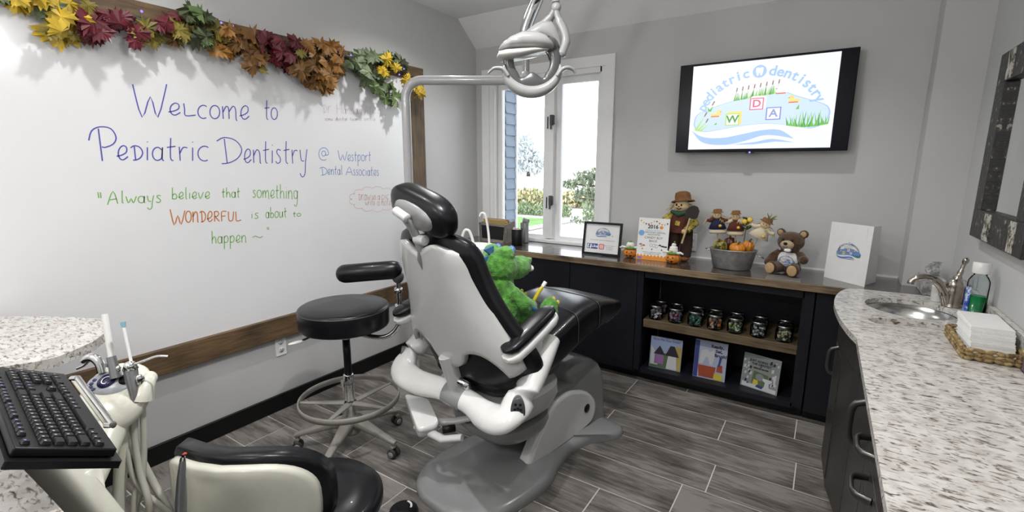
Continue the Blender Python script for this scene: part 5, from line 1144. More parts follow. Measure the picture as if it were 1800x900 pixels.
# faucet
fc = thing('faucet', 'brushed nickel sink faucet with curved spout and upright lever', 'faucet', (3.352, 2.935, GZ))
mb = MB(); mb.lathe([(0, 0), (.036, 0), (.037, .006), (.030, .010), (.029, .014), (.031, .06), (.033, .085), (.030, .092), (.031, .096)], 24); mb.build('base', NICKEL, fc)
mb = MB(); mb.lathe([(.031, .094), (.033, .10), (.028, .118), (.017, .132), (0, .137)], 20); lv = mb.build('lever_cap', NICKEL, fc)
MB().tube(bez([(.0, .0, .118), (.010, .004, .150), (.017, .006, .185), (.023, .008, .214)], 5), [.016]*5+[.011]*4+[.008]*4+[.0085, .011, .012], 12).build('lever', NICKEL, lv); MB().ell((.0245, .008, .220), (.0125, .0125, .0145), None, 14, 10).build('lever_knob', NICKEL, lv)
MB().tube(bez([(-.015, -.002, .01), (-.032, -.006, .06), (-.058, -.012, .105), (-.098, -.02, .130), (-.140, -.03, .124), (-.160, -.034, .108), (-.163, -.035, .094)], 6), [.022]*7+[.019]*9+[.0155]*10+[.0135]*6+[.014]*5, 14).build('spout', NICKEL, fc)
# mouthwash bottle
bo = thing('mouthwash_bottle', 'clear bottle half full of green mouthwash with white cap by right wall', 'bottle', (3.374, 2.66, GZ))
MB().lathe([(0, .002), (.030, .002), (.034, .006), (.035, .02), (.035, .17), (.034, .182), (.026, .20), (.021, .205), (.021, .216), (.019, .216), (.019, .204), (.032, .18), (.033, .02), (0, .004)], 28, caps=False).build('bottle_body', JARG, bo)
MB().lathe([(0, .005), (.0315, .005), (.0325, .012), (.0325, .118), (0, .118)], 28).build('green_liquid', mat('green_mouthwash', (.01, .20, .06), .15), bo)
MB().lathe([(0, .214), (.028, .214), (.029, .217), (.029, .256), (.027, .259), (0, .259)], 28).build('cap', WHITEP, bo)
lb = MB(); q_ = [(a, z) for a in range(120, 236, 8) for z in (0,)]
rings_ = [[(.0357*cos(R(a)), .0357*sin(R(a)), z) for a in range(118, 232, 6)] for z in (.035, .155)]
n_ = len(rings_[0]); lb.add(rings_[0]+rings_[1], [(i, i+1, n_+i+1, n_+i) for i in range(n_-1)]); lbo = lb.build('label', splotch_mat('blue_swirl_label', [(0, (.02, .04, .30)), (.48, (.10, .18, .55)), (.55, (.65, .72, .80)), (.6, (.03, .25, .10))], 14, .3, 0), bo, recalc=False)
# tissue box, small white tub, steel tumbler behind the faucet
tx = thing('tissue_box', 'grey marbled tissue box with white tissue on wood worktop end', 'tissue box', (3.335, 3.37, TOPZ+.0005), R(0))
MB().box((0, 0, .045), (.09, .215, .09)).build('box', splotch_mat('marbled_card', [(0, (.22, .22, .22)), (.42, (.42, .42, .42)), (.55, (.60, .60, .60))], 16, .5, 0), tx, bevel=.003)
mb = MB(); NU = 12
vs = [Vector((-.03+.06*i/NU+.012*sin(i*1.9+j), -.045+.03*j/6*0+.075*i/NU+.012*cos(j*1.4), .088+.085*(j/6)*(1-.35*abs(i/NU-.65)))) for j in range(7) for i in range(NU+1)]
mb.add(vs, [(j*(NU+1)+i, j*(NU+1)+i+1, (j+1)*(NU+1)+i+1, (j+1)*(NU+1)+i) for j in range(6) for i in range(NU)]); mb.build('tissue', WHITEM, tx, recalc=False)
t = MB().lathe([(0, 0), (.021, 0), (.024, .003), (.025, .07), (.026, .075), (.022, .080), (0, .082)], 22).build('white_tub', WHITEP); t.location = (3.31, 3.01, GZ+.0003); tag(t, 'small white plastic tub behind the faucet spout', 'tub')
t = thing('steel_tumbler', 'shiny steel tumbler behind the faucet body', 'tumbler', (3.385, 3.02, GZ+.0003))
MB().lathe([(0, .001), (.022, .001), (.024, .004), (.027, .11), (.025, .112), (.022, .01), (0, .008)], 24, caps=False).build('cup', CHROME, t)
# basket of folded paper towels
bs = thing('napkin_basket', 'woven tan basket tray holding a stack of white paper towels', 'basket', (3.338, 2.275, GZ+.0005), R(0))
WICK = splotch_mat('woven_rush', [(0, (.10, .06, .02)), (.42, (.26, .175, .075)), (.55, (.40, .29, .14))], 30, .8, .8)
def weave(mb, p0, p1, h, r, out):
    p0, p1, out = Vector(p0), Vector(p1), Vector(out); L_ = (p1-p0).length; n = max(3, int(L_/.022))
    for row in range(3):
        z = r+row*h/3
        for i in range(n):
            a = p0+(p1-p0)*(i/n); b = p0+(p1-p0)*((i+1)/n); sgn = 1 if (i+row) % 2 else -1
            mb.tube([a+Vector((0, 0, z+.003*sgn)), (a+b)/2+out*.004+Vector((0, 0, z)), b+Vector((0, 0, z-.003*sgn))], [r*.7, r*1.15, r*.7], 8, True)
mb = MB(); X0, X1, Y0, Y1 = -.078, .068, -.145, .145
weave(mb, (X0, Y0, 0), (X1, Y0, 0), .042, .0075, (0, -1, 0)); weave(mb, (X0, Y1, 0), (X1, Y1, 0), .042, .0075, (0, 1, 0)); weave(mb, (X0, Y0, 0), (X0, Y1, 0), .042, .0075, (-1, 0, 0)); weave(mb, (X1, Y0, 0), (X1, Y1, 0), .042, .0075, (1, 0, 0))
mb.box((-.005, 0, .006), (.142, .286, .006)); mb.build('woven_tray', WICK, bs, recalc=False)
NAPM = mat('paper_towel', (.72, .72, .70), .9, var=.03, vscale=60, bump=.1, bscale=500)
zn = GZ+.0135; rn_ = random.Random(5)
for i in range(14):
    f = i/13; mb = MB(); th = .0062
    pr = [(-.056, 0), (.052, 0), (.054, .0012), (.054, .0028), (.050, .003), (.054, .0034), (.054, .0050), (.052, .0058), (-.056, .0058), (-.060, .003)]
    mb.prism(pr, -.112, .112, lambda a, b, h: (a, h+.008*((a+.06)/.11)**2, b-.010*((h+.112)/.224-.5)**2*0))
    o = mb.build('paper_towel', NAPM); o.location = (3.340-.004*f+rn_.uniform(-.001, .001), 2.275+.035*f+rn_.uniform(-.002, .002), zn); o.rotation_euler = (0, 0, R(rn_.uniform(-1, 1))); zn += th
    if i == 13: tag(o, 'topmost white folded paper towel of the stack in the woven tray', 'paper towel', 'paper towels in the woven tray')
    else: tag(o, 'white folded paper towel stacked below the top one in the woven tray', 'paper towel', 'paper towels in the woven tray')
ac = thing('acrylic_box', 'clear small box with yellow lid edge at the right edge beside basket', 'box', (3.408, 2.075, GZ+.0005))
MB().box((0, 0, .03), (.035, .08, .06)).build('box', JARG, ac); MB().box((0, 0, .0635), (.036, .082, .006)).build('lid', mat('yellow_lid', (.6, .48, .03), .4), ac); MB().box((0, 0, .02), (.028, .07, .036)).build('contents', mat('mauve_items', (.25, .15, .22), .5), ac)

# wall mirror
mi_ = thing('wall_mirror', 'wall mirror in a rough dark frame with peeling cream paint patches', 'mirror', (3.43, 2.70, 1.63))
FRM = splotch_mat('distressed_dark_wood', [(0, (.09, .075, .02)), (.38, (.012, .011, .010)), (.55, (.030, .026, .022)), (.615, (.30, .28, .24))], 26, .4, .9)
CRP = splotch_mat('peeling_cream_paint', [(0, (.02, .018, .016)), (.43, (.24, .21, .15)), (.49, (.55, .53, .47)), (.6, (.68, .67, .63))], 34, .5, 1.0)
MY0, MY1, MZ0, MZ1, W_f, TH = 2.30-2.70, 3.03-2.70, 1.235-1.63, 2.03-1.63, .125, .042
def mbox(name, y0, y1, z0, z1, m_, th=TH): return MB().box((-th/2, (y0+y1)/2, (z0+z1)/2), (th, y1-y0, z1-z0)).build(name, m_, mi_, bevel=.003)
mbox('frame_rail', MY0, MY1, MZ0, MZ0+W_f, FRM); mbox('frame_rail', MY0, MY1, MZ1-W_f, MZ1, FRM)
mbox('frame_stile', MY0, MY0+W_f, MZ0+W_f, MZ1-W_f, FRM); mbox('frame_stile', MY1-W_f, MY1, MZ0+W_f, MZ1-W_f, FRM)
for (y0, y1, z0, z1) in ((.115, .20, MZ1-W_f+.004, MZ1-.006), (.02, .115, MZ0+.006, MZ0+W_f-.006), (-.33, -.22, MZ1-W_f+.004, MZ1-.004), (MY0+.004, MY0+W_f-.006, -.05, .12), (-.30, -.235, MZ0+.006, MZ0+W_f-.006)):
    MB().box((-TH-.0012, (y0+y1)/2, (z0+z1)/2), (.003, y1-y0, z1-z0)).build('paint_patch', CRP, mi_)
MB().box((-.014, (MY0+MY1)/2, (MZ0+MZ1)/2), (.006, MY1-MY0-2*W_f+.01, MZ1-MZ0-2*W_f+.01)).build('mirror_glass', mat('mirror_silver', (.85, .87, .86), .03, 1.0), mi_)

# ================================================================== ASSISTANT STOOL
ST = Vector((.715, 1.56, 0))
def star_base(t, r, rot, m_, hub_z, leg_h=.10):
    hb = MB().lathe([(0, .075), (.045, .075), (.05, .09), (.045, hub_z), (.03, hub_z+.02), (0, hub_z+.02)], 24).build('hub', m_, t)
    for k in range(5):
        a = R(rot+72*k); d = Vector((cos(a), sin(a), 0)); s_ = Vector((-d.y, d.x, 0)); mb = MB(); rr = []
        for (q, z, w, h) in ((.02, .15, .036, .060), (.10, .137, .030, .046), (.20, .112, .022, .030), (r, .092, .018, .020), (r+.014, .088, .014, .014)):
            rr.append([d*q+s_*x+Vector((0, 0, z+y)) for x, y in sup(w, h/2, 14, .5)])
        mb.loft(rr); mb.tube([d*(r)+Vector((0, 0, .092)), d*r+Vector((0, 0, .058))], .011, 10); leg = mb.build('leg', m_, t)
        q_ = s_.to_track_quat('Z', 'Y').to_matrix(); ca = d*r+Vector((0, 0, .0275))
        w = MB()
        for o_ in (-.017, .017): w.lathe([(0, -.009), (.022, -.009), (.027, -.005), (.027, .005), (.022, .009), (0, .009)], 20, ca+s_*o_, q_)
        w.lathe([(0, -.028), (.006, -.028), (.006, .028), (0, .028)], 10, ca, q_); w.build('caster', RUBBER, leg)
        c_ = MB(); c_.lathe([(.0, .0265), (.017, .0265), (.015, .030), (0, .030)], 16, ca, q_); c_.lathe([(.0, -.0265), (.017, -.0265), (.015, -.030), (0, -.030)], 16, ca, q_); c_.tube([ca+Vector((0, 0, .033))-s_*.020, ca+Vector((0, 0, .036)), ca+Vector((0, 0, .033))+s_*.020], .010, 8); c_.build('caster_hood', m_, leg)
st = thing('assistant_stool', 'tall round black stool with foot ring and padded side arm by whiteboard', 'stool', ST)
star_base(st, .29, 8, TAUPE, .15)
MB().lathe([(0, .700), (.16, .700), (.218, .702), (.228, .706), (.2325, .716), (.2335, .80), (.230, .811), (.220, .817), (.10, .822), (0, .822)], 56).build('seat', VINYL, st)
MB().lathe([(.2332, .800), (.2350, .8025), (.2320, .805)], 56, caps=False).build('seat_welt', PIPE, st)
MB().lathe([(0, .675), (.10, .675), (.10, .700), (0, .700)], 24).build('seat_plate', BLACKPL, st)
MB().lathe([(0, .16), (.028, .16), (.028, .42), (.026, .425), (0, .425)], 24).build('lower_column', CHROME, st)
MB().lathe([(0, .42), (.020, .42), (.020, .63), (0, .63)], 20).build('gas_spring', BLACKPL, st)
MB().lathe([(0, .63), (.028, .63), (.028, .677), (0, .677)], 20).build('column_head', CHROME, st)
mb = MB(); RR = .262
mb.lathe([(.262, .268), (.268, .268), (.270, .284), (.268, .300), (.262, .300), (.260, .284), (.262, .268)], 64, caps=False); fr_ = mb.build('foot_ring', TAUPE, st)
for k in range(5):
    a = R(8+72*k+36-36); d = Vector((cos(a), sin(a), 0)); mb = MB(); mb.tube([d*.03+Vector((0, 0, .255)), d*RR+Vector((0, 0, .278))], [.022, .010], 10, flat=.55, up=(0, 0, 1)); mb.build('ring_spoke', TAUPE, fr_)
mb = MB(); mb.tube([(-.02, -.05, .68), (-.10, -.13, .665), (-.14, -.165, .64)], [.006, .006, .006], 8); lv2 = mb.build('lever', BLACKPL, st)
mb = MB(); mb.ell((-.165, -.185, .63), (.045, .022, .006), Euler((0, R(-12), R(40)))); mb.build('lever_paddle', TRIMW, lv2)
# side arm: chrome tube rising from under the seat to a curved padded bar
P0 = ST
ap = [(.05, .0, .683), (.18, .01, .675), (.275, .035, .685), (.325, .065, .73), (.335, .08, .80), (.335, .08, .985)]
MB().tube(bez(ap, 6), .0125, 12).build('arm_tube', CHROME, st)
for z in (.845, .93): MB().lathe([(0, -.012), (.020, -.012), (.020, .012), (0, .012)], 16, (.335, .08, z)).build('tube_collar', CHROME, st)
app = [(.345, .10, 1.035), (.30, .045, 1.035), (.22, -.015, 1.028), (.14, -.055, 1.018), (.075, -.078, 1.010)]
pa_ = bez(app, 6); n_ = len(pa_)
MB().tube(pa_, [max(.006, .047*(1-(1-min(1, min(i, n_-1-i)/4.5))**2)**.5) for i in range(n_)], 18).build('arm_pad', VINYL, st)
MB().ell((.335, .08, 1.0), (.03, .03, .035), None, 14, 10).build('arm_pivot', DGREYP, st)

# ================================================================== CUSPIDOR
cu_ = thing('cuspidor', 'white spittoon basin with two curved filler spouts behind the chair', 'cuspidor', (1.03, 2.335, 0))
CB = WHITEP
mb = MB(); rr = []
for (z, rx, ry, oy) in ((.875, .055, .055, 0), (.90, .085, .075, 0), (.95, .105, .090, 0), (1.02, .122, .102, 0), (1.055, .127, .106, 0), (1.064, .124, .103, 0), (1.062, .112, .093, 0), (1.03, .085, .07, 0), (1.005, .04, .03, 0)): rr.append([(rx*c, ry*s_+oy, z) for c, s_ in sup(1, 1, 36, .8)])
mb.loft(rr).build('basin', CB, cu_)
MB().lathe([(0, .02), (.07, .02), (.075, .05), (.07, .60), (.05, .80), (.05, .90), (0, .90)], 24).build('pedestal', SHELL, cu_)
MB().lathe([(0, .002), (.15, .002), (.15, .018), (.10, .03), (0, .03)], 28).build('floor_plate', GREYP, cu_)
MB().tube(bez([(.03, .075, 1.05), (.025, .075, 1.12), (.012, .075, 1.20), (-.002, .072, 1.248), (-.022, .065, 1.256), (-.033, .06, 1.235)], 6), .0075, 10).build('cup_filler', CB, cu_)
MB().tube(bez([(-.05, .02, 1.055), (-.06, .01, 1.11), (-.075, 0, 1.148), (-.10, -.01, 1.148), (-.118, -.015, 1.10), (-.120, -.015, 1.06)], 6), .0085, 10).build('bowl_rinse', CB, cu_)
MB().lathe([(0, 1.05), (.016, 1.05), (.014, 1.068), (0, 1.068)], 14, (.03, .075, 0)).build('spout_collar', CB, cu_)

# ================================================================== OPERATING LIGHT ON ITS POST
PX_ = pd(716, 250, 2.85); dl = thing('dental_light', 'grey ring-shaped dental operating light on a tall bent post', 'dental light', (PX_.x, PX_.y, 0))
O_ = Vector((PX_.x, PX_.y, 0)); AX = rgt0.copy(); AB = Vector((-sin(YAW), cos(YAW), 0))
POST = mat('light_post_paint', (.40, .40, .40), .18, coat=.4); LGP = mat('light_head_plastic', (.30, .30, .295), .16, coat=.5)
zt = 2.038
pth = [Vector((0, 0, .02)), Vector((0, 0, 1.0)), Vector((0, 0, zt-.10))]+[Vector((0, 0, zt-.10))+AX*(.10-.10*cos(R(a)))+Vector((0, 0, .10*sin(R(a)))) for a in range(10, 91, 10)]+[AX*.30+Vector((0, 0, zt)), AX*.685+Vector((0, 0, zt))]
MB().tube(pth, .027, 18).build('post', POST, dl)
MB().lathe([(0, .002), (.06, .002), (.06, .014), (.045, .024), (.03, .06), (0, .06)], 24).build('post_foot', GREYP, dl)
eb = AX*.705+Vector((0, 0, zt))
MB().lathe([(0, -.04), (.030, -.04), (.030, .03), (.022, .05), (0, .05)], 18, eb).build('swivel', POST, dl)
MB().tube([eb+Vector((0, 0, .03)), eb+Vector((0, 0, .19))], .021, 14).build('riser', LGP, dl)
LC_ = pd(937, 108, 1.95)-O_; K = .00233
def lp(px, py, back=0.0): return LC_+AX*((px-937)*K)+Vector((0, 0, (108-py)*K))+AB*back
f0 = eb+Vector((0, 0, .18)); f3 = lp(975, -110, 0); 
fl_ = bez([f0, f0+AX*.0+Vector((0, 0, .10)), f0+AX*.07-AB*.05+Vector((0, 0, .26)), f0+AX*.14-AB*.22+Vector((0, 0, .38)), f3-AX*.02+Vector((0, 0, .06)), f3], 7)
ro = len(fl_); MB().tube(fl_, [.040 if i < ro*.6 else .030 for i in range(ro)], 16, flat=.75).build('flex_arm', CHROME, dl)
MB().tube([f3+Vector((0, 0, .03)), lp(975, 12)], .0155, 14).build('drop_tube', GREYP, dl)
hd_ = MB().ell(lp(976, 20), (.020, .020, .020), None, 16, 10).build('yoke_joint', LGP, dl)
yo = [lp(974, 26, .0), lp(962, 40, .02), lp(940, 52, .05), lp(918, 66, .07), lp(896, 82, .05)]
MB().tube(bez(yo, 5), [.018]*4+[.022]*4+[.026]*5+[.028]*8, 14, flat=.7).build('yoke', LGP, dl)
MB().loft([[lp(x, y-b, .02)+AB*a for a, b in [(p_*w, q_*h) for p_, q_ in sup(1, 1, 20, .9)]] for x, y, w, h in ((986, 84, .02, 6), (980, 70, .035, 16), (968, 58, .045, 18), (952, 56, .05, 14), (935, 62, .05, 9), (915, 70, .04, 5))]).build('yoke_body', LGP, dl)
y2 = [lp(976, 26, 0), lp(982, 42, .0), lp(991, 60, -.005), lp(994, 76, -.005), lp(989, 92, -.005), lp(985, 100, -.005)]
MB().tube(bez(y2, 5), [.016]*5+[.020]*10+[.021]*8+[.017, .015, .012], 14, flat=.8).build('yoke_side', LGP, dl)
def lring(mb, a0, a1, ro, ri, d0, d1, n=40, cx=935, cy=107, notch=False):
    rr = []
    for i in range(n+1):
        a = R(a0+(a1-a0)*i/n); rin = ri
        if notch:
            da = abs(((math.degrees(a)+90+180) % 360)-180); rin = ri-max(0, 12*(1-(da/30)**2))+3*math.exp(-((da-36)/8)**2)
        c = lambda r_, b: lp(cx+r_*cos(a), cy-r_*sin(a), b)
        rm = (ro+rin)/2
        rr.append([c(rin, d1), c(rin, d0+.004), c(rin+2, d0), c(rm, d0-.004), c(ro-2, d0), c(ro, d0+.004), c(ro, d1), c(rm, d1+.004)])
    return mb.loft(rr)
lring(MB(), -222, 56, 50, 32, -.02, .03, 60, notch=True).build('lamp_ring', mat('lamp_ring_grey', (.06, .062, .062), .3, coat=.2), dl)
mb = MB(); rr = []
for i in range(41):
    a = R(-168+156*i/40); w = 17*sin(pi*i/40)**.6+1.5; c = lambda r_, b: lp(935+r_*cos(a)*1.06, 105-r_*sin(a), b)
    rr.append([c(46, -.028), c(46+w*.5, -.034), c(46+w, -.02), c(46+w, .015), c(46+w*.5, .03), c(46, .02)])
mb.loft(rr).build('lamp_rim', LGP, dl)
for s in (-1, 1):
    h_ = [lp(935+s*44, 134, -.03), lp(935+s*52, 124, -.035), lp(935+s*62, 121, -.035), lp(935+s*71, 124, -.03), lp(935+s*75, 130, -.025)] if s > 0 else [lp(893, 134, -.03), lp(885, 124, -.035), lp(877, 122, -.035), lp(868, 123, -.035), lp(859, 130, -.03)]
    MB().tube(bez(h_, 5), interp([.012, .012, .011, .009, .006], 5), 12, flat=.7).build('handle', LGP, dl)
mb = MB(); rr = []
hs = [(877, 89, 2), (882, 86, 5), (898, 80.5, 10.5), (918, 76, 15), (940, 76, 15), (957, 79, 12), (968, 84, 7), (974, 88, 2)]
for (x, y, h) in hs: rr.append([lp(x, y-b, 0)+AB*a for a, b in [(p_*.075*min(1, h/9), q_*h) for p_, q_ in sup(1, 1, 20, .8)]])
mb.loft(rr).build('head_housing', LGP, dl)
mb = MB(); rr = []
for (x, y, h) in ((874, 103, 2), (878, 100.5, 7), (891, 99, 9.5), (915, 96.5, 8.5), (940, 93.5, 5.5), (960, 91, 2.5), (966, 90, 1)): rr.append([lp(x, y-b, 0)+AB*a for a, b in [(p_*.065*min(1, h/7+.3), q_*h) for p_, q_ in sup(1, 1, 20, .9)]])
mb.loft(rr).build('reflector_bowl', mat('reflector_plastic', (.45, .44, .42), .14, coat=.4), dl)
MB().tube([lp(885, 91, 0), lp(925, 89.5, 0), lp(966, 88, 0)], [.012, .04, .02], 12, flat=.25, up=(0, 0, 1)).build('hinge_gap', BLACKPL, dl)
MB().ell(lp(967, 82, -.01), (.030, .032, .030), None, 20, 12).build('ring_knuckle', mat('lamp_ring_grey', (.1, .1, .1)), dl)
mb = MB(); mb.tube([lp(955, 88, -.005), lp(963, 98, -.005), lp(966, 106, 0)], .002, 6); mb.build('cable', BLACKPL, dl)

# ================================================================== GREEN PLUSH ON THE CHAIR
GRN = mat('green_plush', (.085, .29, .035), .95, var=.45, vscale=45, bump=.6, bscale=220, sheen=.4); BLUEF = mat('blue_felt', (.05, .16, .34), .9); YELF = mat('yellow_felt', (.62, .50, .06), .9)
fwc = Vector((sin(R(10)), cos(R(10)), 0)); rtc = Vector((cos(R(10)), -sin(R(10)), 0))
dp = Vector((CH[0], CH[1], 0))+fwc*(-.165)+rtc*.03
dn = thing('plush_toy', 'green plush dinosaur with blue back spikes holding yellow toothbrush on chair seat', 'plush toy', (dp.x, dp.y, .735), CHR); dn.scale = (1.12, 1.12, 1.10)
mb = MB(); mb.ell((0, -.01, .125), (.108, .098, .130)); mb.ell((0, -.01, .22), (.080, .075, .09)); mb.ell((0, .005, .315), (.083, .085, .080)); mb.ell((0, .105, .295), (.062, .075, .052)); mb.ell((0, .14, .30), (.05, .045, .045))
for s in (-1, 1):
    mb.ell((s*.038, .005, .372), (.038, .040, .038)); mb.ell((s*.024, .165, .325), (.018, .018, .015))
    mb.tube([(s*.07, .0, .215), (s*.112, .035, .165), (s*.105, .09, .125), (s*.07, .125, .125)], [.036, .038, .034, .026], 14); mb.ell((s*.062, .135, .128), (.030, .034, .028))
    mb.tube([(s*.065, .04, .06), (s*.090, .14, .050), (s*.095, .20, .065)], [.058, .055, .045], 14); mb.ell((s*.097, .225, .085), (.046, .036, .058))
    for q in (-1, 0, 1): mb.ell((s*.097+q*.024, .232, .135-.012*abs(q)), (.016, .020, .020))
mb.tube([(0, -.08, .05), (.10, -.09, .04), (.18, -.03, .035)], [.05, .04, .02], 12)
remesh(mb.build('body', GRN, dn), .0065, 5, .010, .016)
for s in (-1, 1):
    MB().ell((s*.040, .040, .385), (.020, .014, .022), None, 14, 8).build('eye', mat('blue_eye', (.10, .22, .55), .3), dn)
    for q in (-1, 0, 1): MB().ell((s*.097+q*.024, .258, .137-.012*abs(q)), (.010, .007, .013), None, 10, 6).build('toe_pad', YELF, dn)
sp_ = [(.385, -.05, .030), (.345, -.082, .040), (.295, -.088, .042), (.245, -.088, .042), (.19, -.105, .040)]
for (z, y, h) in sp_: MB().prism([(y+.02, z-.026), (y+.02, z+.026), (y-h, z+.014)], -.006, .006, lambda a, b, hh: (hh, a, b)).build('back_spike', BLUEF, dn)
MB().ell((0, .178, .285), (.046, .012, .02), None, 16, 8).build('mouth_lining', WHITEM, dn)
for s in (-1, 1): MB().tube([(s*.128, .03, .17), (s*.135, .07, .14), (s*.12, .105, .125)], .012, 8).build('sleeve_patch', BLUEF, dn)
tbv = thing('toothbrush', 'yellow toy toothbrush with white bristles held by the green plush', 'toothbrush', (0, 0, 0))
b0 = Vector((dp.x, dp.y, .745))+fwc*.168+rtc*.07; 
MB().tube([Vector((0, 0, -.03)), Vector((0, 0, .03)), Vector((.006, .01, .085)), Vector((.01, .02, .105))], [.007, .009, .011, .008], 10).build('handle', mat('yellow_plastic', (.62, .50, .02), .35), tbv)
MB().box((.012, .022, .118), (.018, .016, .030), Euler((R(-10), R(8), 0))).build('bristles', WHITEM, tbv, bevel=.003); tbv.location = b0+Vector((0, 0, .125)); tbv.rotation_euler = (R(-18), R(12), 0)

# ================================================================== FOREGROUND: GRANITE DESK, KEYBOARD, DELIVERY UNIT
DZ = .95
dk = thing('granite_desk', 'granite desk slab with clipped corner at the left edge under keyboard', 'desk', (.9, 0, DZ-.032))
dpoly = [(.035, .365), (.10, .42), (.195, .485), (.33, .565), (.462, .622), (.54, .615), (.67, .569), (.745, .516), (.80, .44), (.822, .40), (.815, .345), (.78, .285), (.88, .235), (1.1, .195), (1.44, .180), (1.66, .186), (1.90, .19), (1.90, -.55), (.035, -.55)]
mb = MB(); mb.prism([(a-.9, b) for a, b in dpoly], 0, .032); mb.build('slab', GRAN, dk, bevel=.004)
db = thing('desk_cabinet', 'dark cabinet carrying the granite desk top', 'cabinet', (.9, -.25, 0))
mb = MB(); mb.box((0, 0, .458), (1.6, .5, .913)); mb.build('body', BROWNC, db); MB().box((0, .255, .45), (1.5, .012, .8)).build('panel', BROWNC, db)

KF, KR_, KNR, KNL = Vector((1.261, .193, 1.108)), Vector((1.266, .319, 1.038)), Vector((1.725, .281, 1.018)), Vector((1.720, .148, 1.085))
kc = (KF+KR_+KNR+KNL)/4; ku = ((KR_-KNR)+(KF-KNL)).normalized(); kv = ((KF-KR_)+(KNL-KNR)); kv = (kv-ku*kv.dot(ku)).normalized(); kn = ku.cross(kv).normalized()
if kn.z < 0: kn = -kn
KM = Matrix((ku, kv, kn)).transposed()
kb = thing('keyboard', 'black computer keyboard on the tray at the left edge', 'keyboard', kc); kb.rotation_euler = KM.to_euler()
flip = -1 if ku.cross(kv).z < 0 else 1
KL, KW = .462, .148
MB().box((0, 0, -.009), (KL, KW, .016)).build('case', BLACKPL, kb, bevel=.003)
def key(u, v, w, h, legend=0):
    mb = MB(); hw, hh = w/2-.0008, h/2-.0008
    r0 = [(a, b, .0) for a, b in sup(hw, hh, 12, .25, u, v)]; r1 = [(a, b, .0055) for a, b in sup(hw-.0022, hh-.0022, 12, .25, u, v)]
    mb.loft([r0, r1]); 
    mb2 = mb.build('key', KEYP, kb)
    if legend:
        l = MB(); l.add([(u-hw*.45, v+hh*.05, .0058), (u-hw*.45+.0035, v+hh*.05, .0058), (u-hw*.45+.0035, v+hh*.05+.0035, .0058), (u-hw*.45, v+hh*.05+.0035, .0058)], [(0, 1, 2, 3)], 0, False)
        l.build('legend', mat('key_legend_blue', (.25, .25, .55), .5) if legend == 2 else mat('key_legend_grey', (.45, .45, .47), .5), mb2, recalc=False)
U = .0188; u0 = -KL/2+.010
ROWS = [[(1, .25)]+[1]*14, None]
def row(v, spec, h=.0178, u=u0, leg=1):
    for w in spec:
        if w < 0: u += -w*U; continue
        key(u+w*U/2, v, w*U, h, leg if w <= 1.3 else 0); u += w*U
V = [.058, .031, .012, -.0068, -.0256, -.0444+0.0]
row(V[0], [1, -1, 1, 1, 1, 1, -.5, 1, 1, 1, 1, -.5, 1, 1, 1, 1], .014, leg=2)
row(V[1], [1]*13+[2]); row(V[2], [1.5]+[1]*12+[1.5]); row(V[3], [1.75]+[1]*11+[2.25]); row(V[4], [2.25]+[1]*10+[2.75]); row(V[5]-.003, [1.25, 1.25, 1.25, 6.25, 1.25, 1.25, 1.25, 1.25])
un = u0+15.3*U
for v in V[1:3]: row(v, [1, 1, 1], u=un, leg=2)
row(V[0], [1, 1, 1], .014, u=un, leg=2); row(V[4], [-1, 1], u=un); row(V[5]-.003, [1, 1, 1], u=un)
un = u0+18.65*U
row(V[0], [1, 1, 1, 1], .014, u=un, leg=2)
for v in V[1:5]: row(v, [1, 1, 1, 1], u=un)
row(V[5]-.003, [2, 1, 1], u=un)

du = thing('delivery_unit', 'cream dental delivery unit with control head, keyboard tray and hoses', 'delivery unit', (1.27, .315, 0))
OD = Vector((1.27, .315, 0))
def dv(v): return Vector(v)-OD
mb = MB(); tr = [(-.245, -.085), (.245, -.085), (.245, .080), (-.245, .080)]
mb.prism(tr, -.032, -.0185, lambda a, b, h: dv(kc+ku*a+kv*b+kn*h)); mb.build('keyboard_tray', BLACKPL, du, bevel=.003)
MB().lathe([(0, .03), (.05, .03), (.055, .06), (.042, .12), (.042, .78), (0, .78)], 24).build('column', CREAM, du)
for k in range(5):
    a = R(20+72*k); MB().tube([(0, 0, .06), (.24*cos(a), .24*sin(a), .045)], [.03, .02], 10).build('base_leg', CREAM, du); MB().ell((.24*cos(a), .24*sin(a), .024), (.024, .024, .0235), None, 14, 10).build('caster', RUBBER, du)
# broad cream arm under the tray with a grey side strip
A0, A1 = Vector((1.155, .225, .94)), Vector((1.36, .33, .60)); ad = (A1-A0).normalized(); sd_ = Vector((.82, .56, 0)); sd_ = (sd_-ad*sd_.dot(ad)).normalized(); nn_ = ad.cross(sd_)
mb = MB(); rr = []
for t in (0, .04, .5, .96, 1): rr.append([dv(A0+(A1-A0)*t+sd_*a+nn_*b) for a, b in sup(.058*(1 if 0 < t < 1 else .9), .032*(1 if 0 < t < 1 else .85), 24, .5)])
mb.loft(rr).build('arm', CREAM, du)
mb = MB(); mb.tube([dv(A0+sd_*-.060+nn_*.01), dv(A1+sd_*-.060+nn_*.01)], .012, 10); mb.build('arm_strip', CHROME, du)
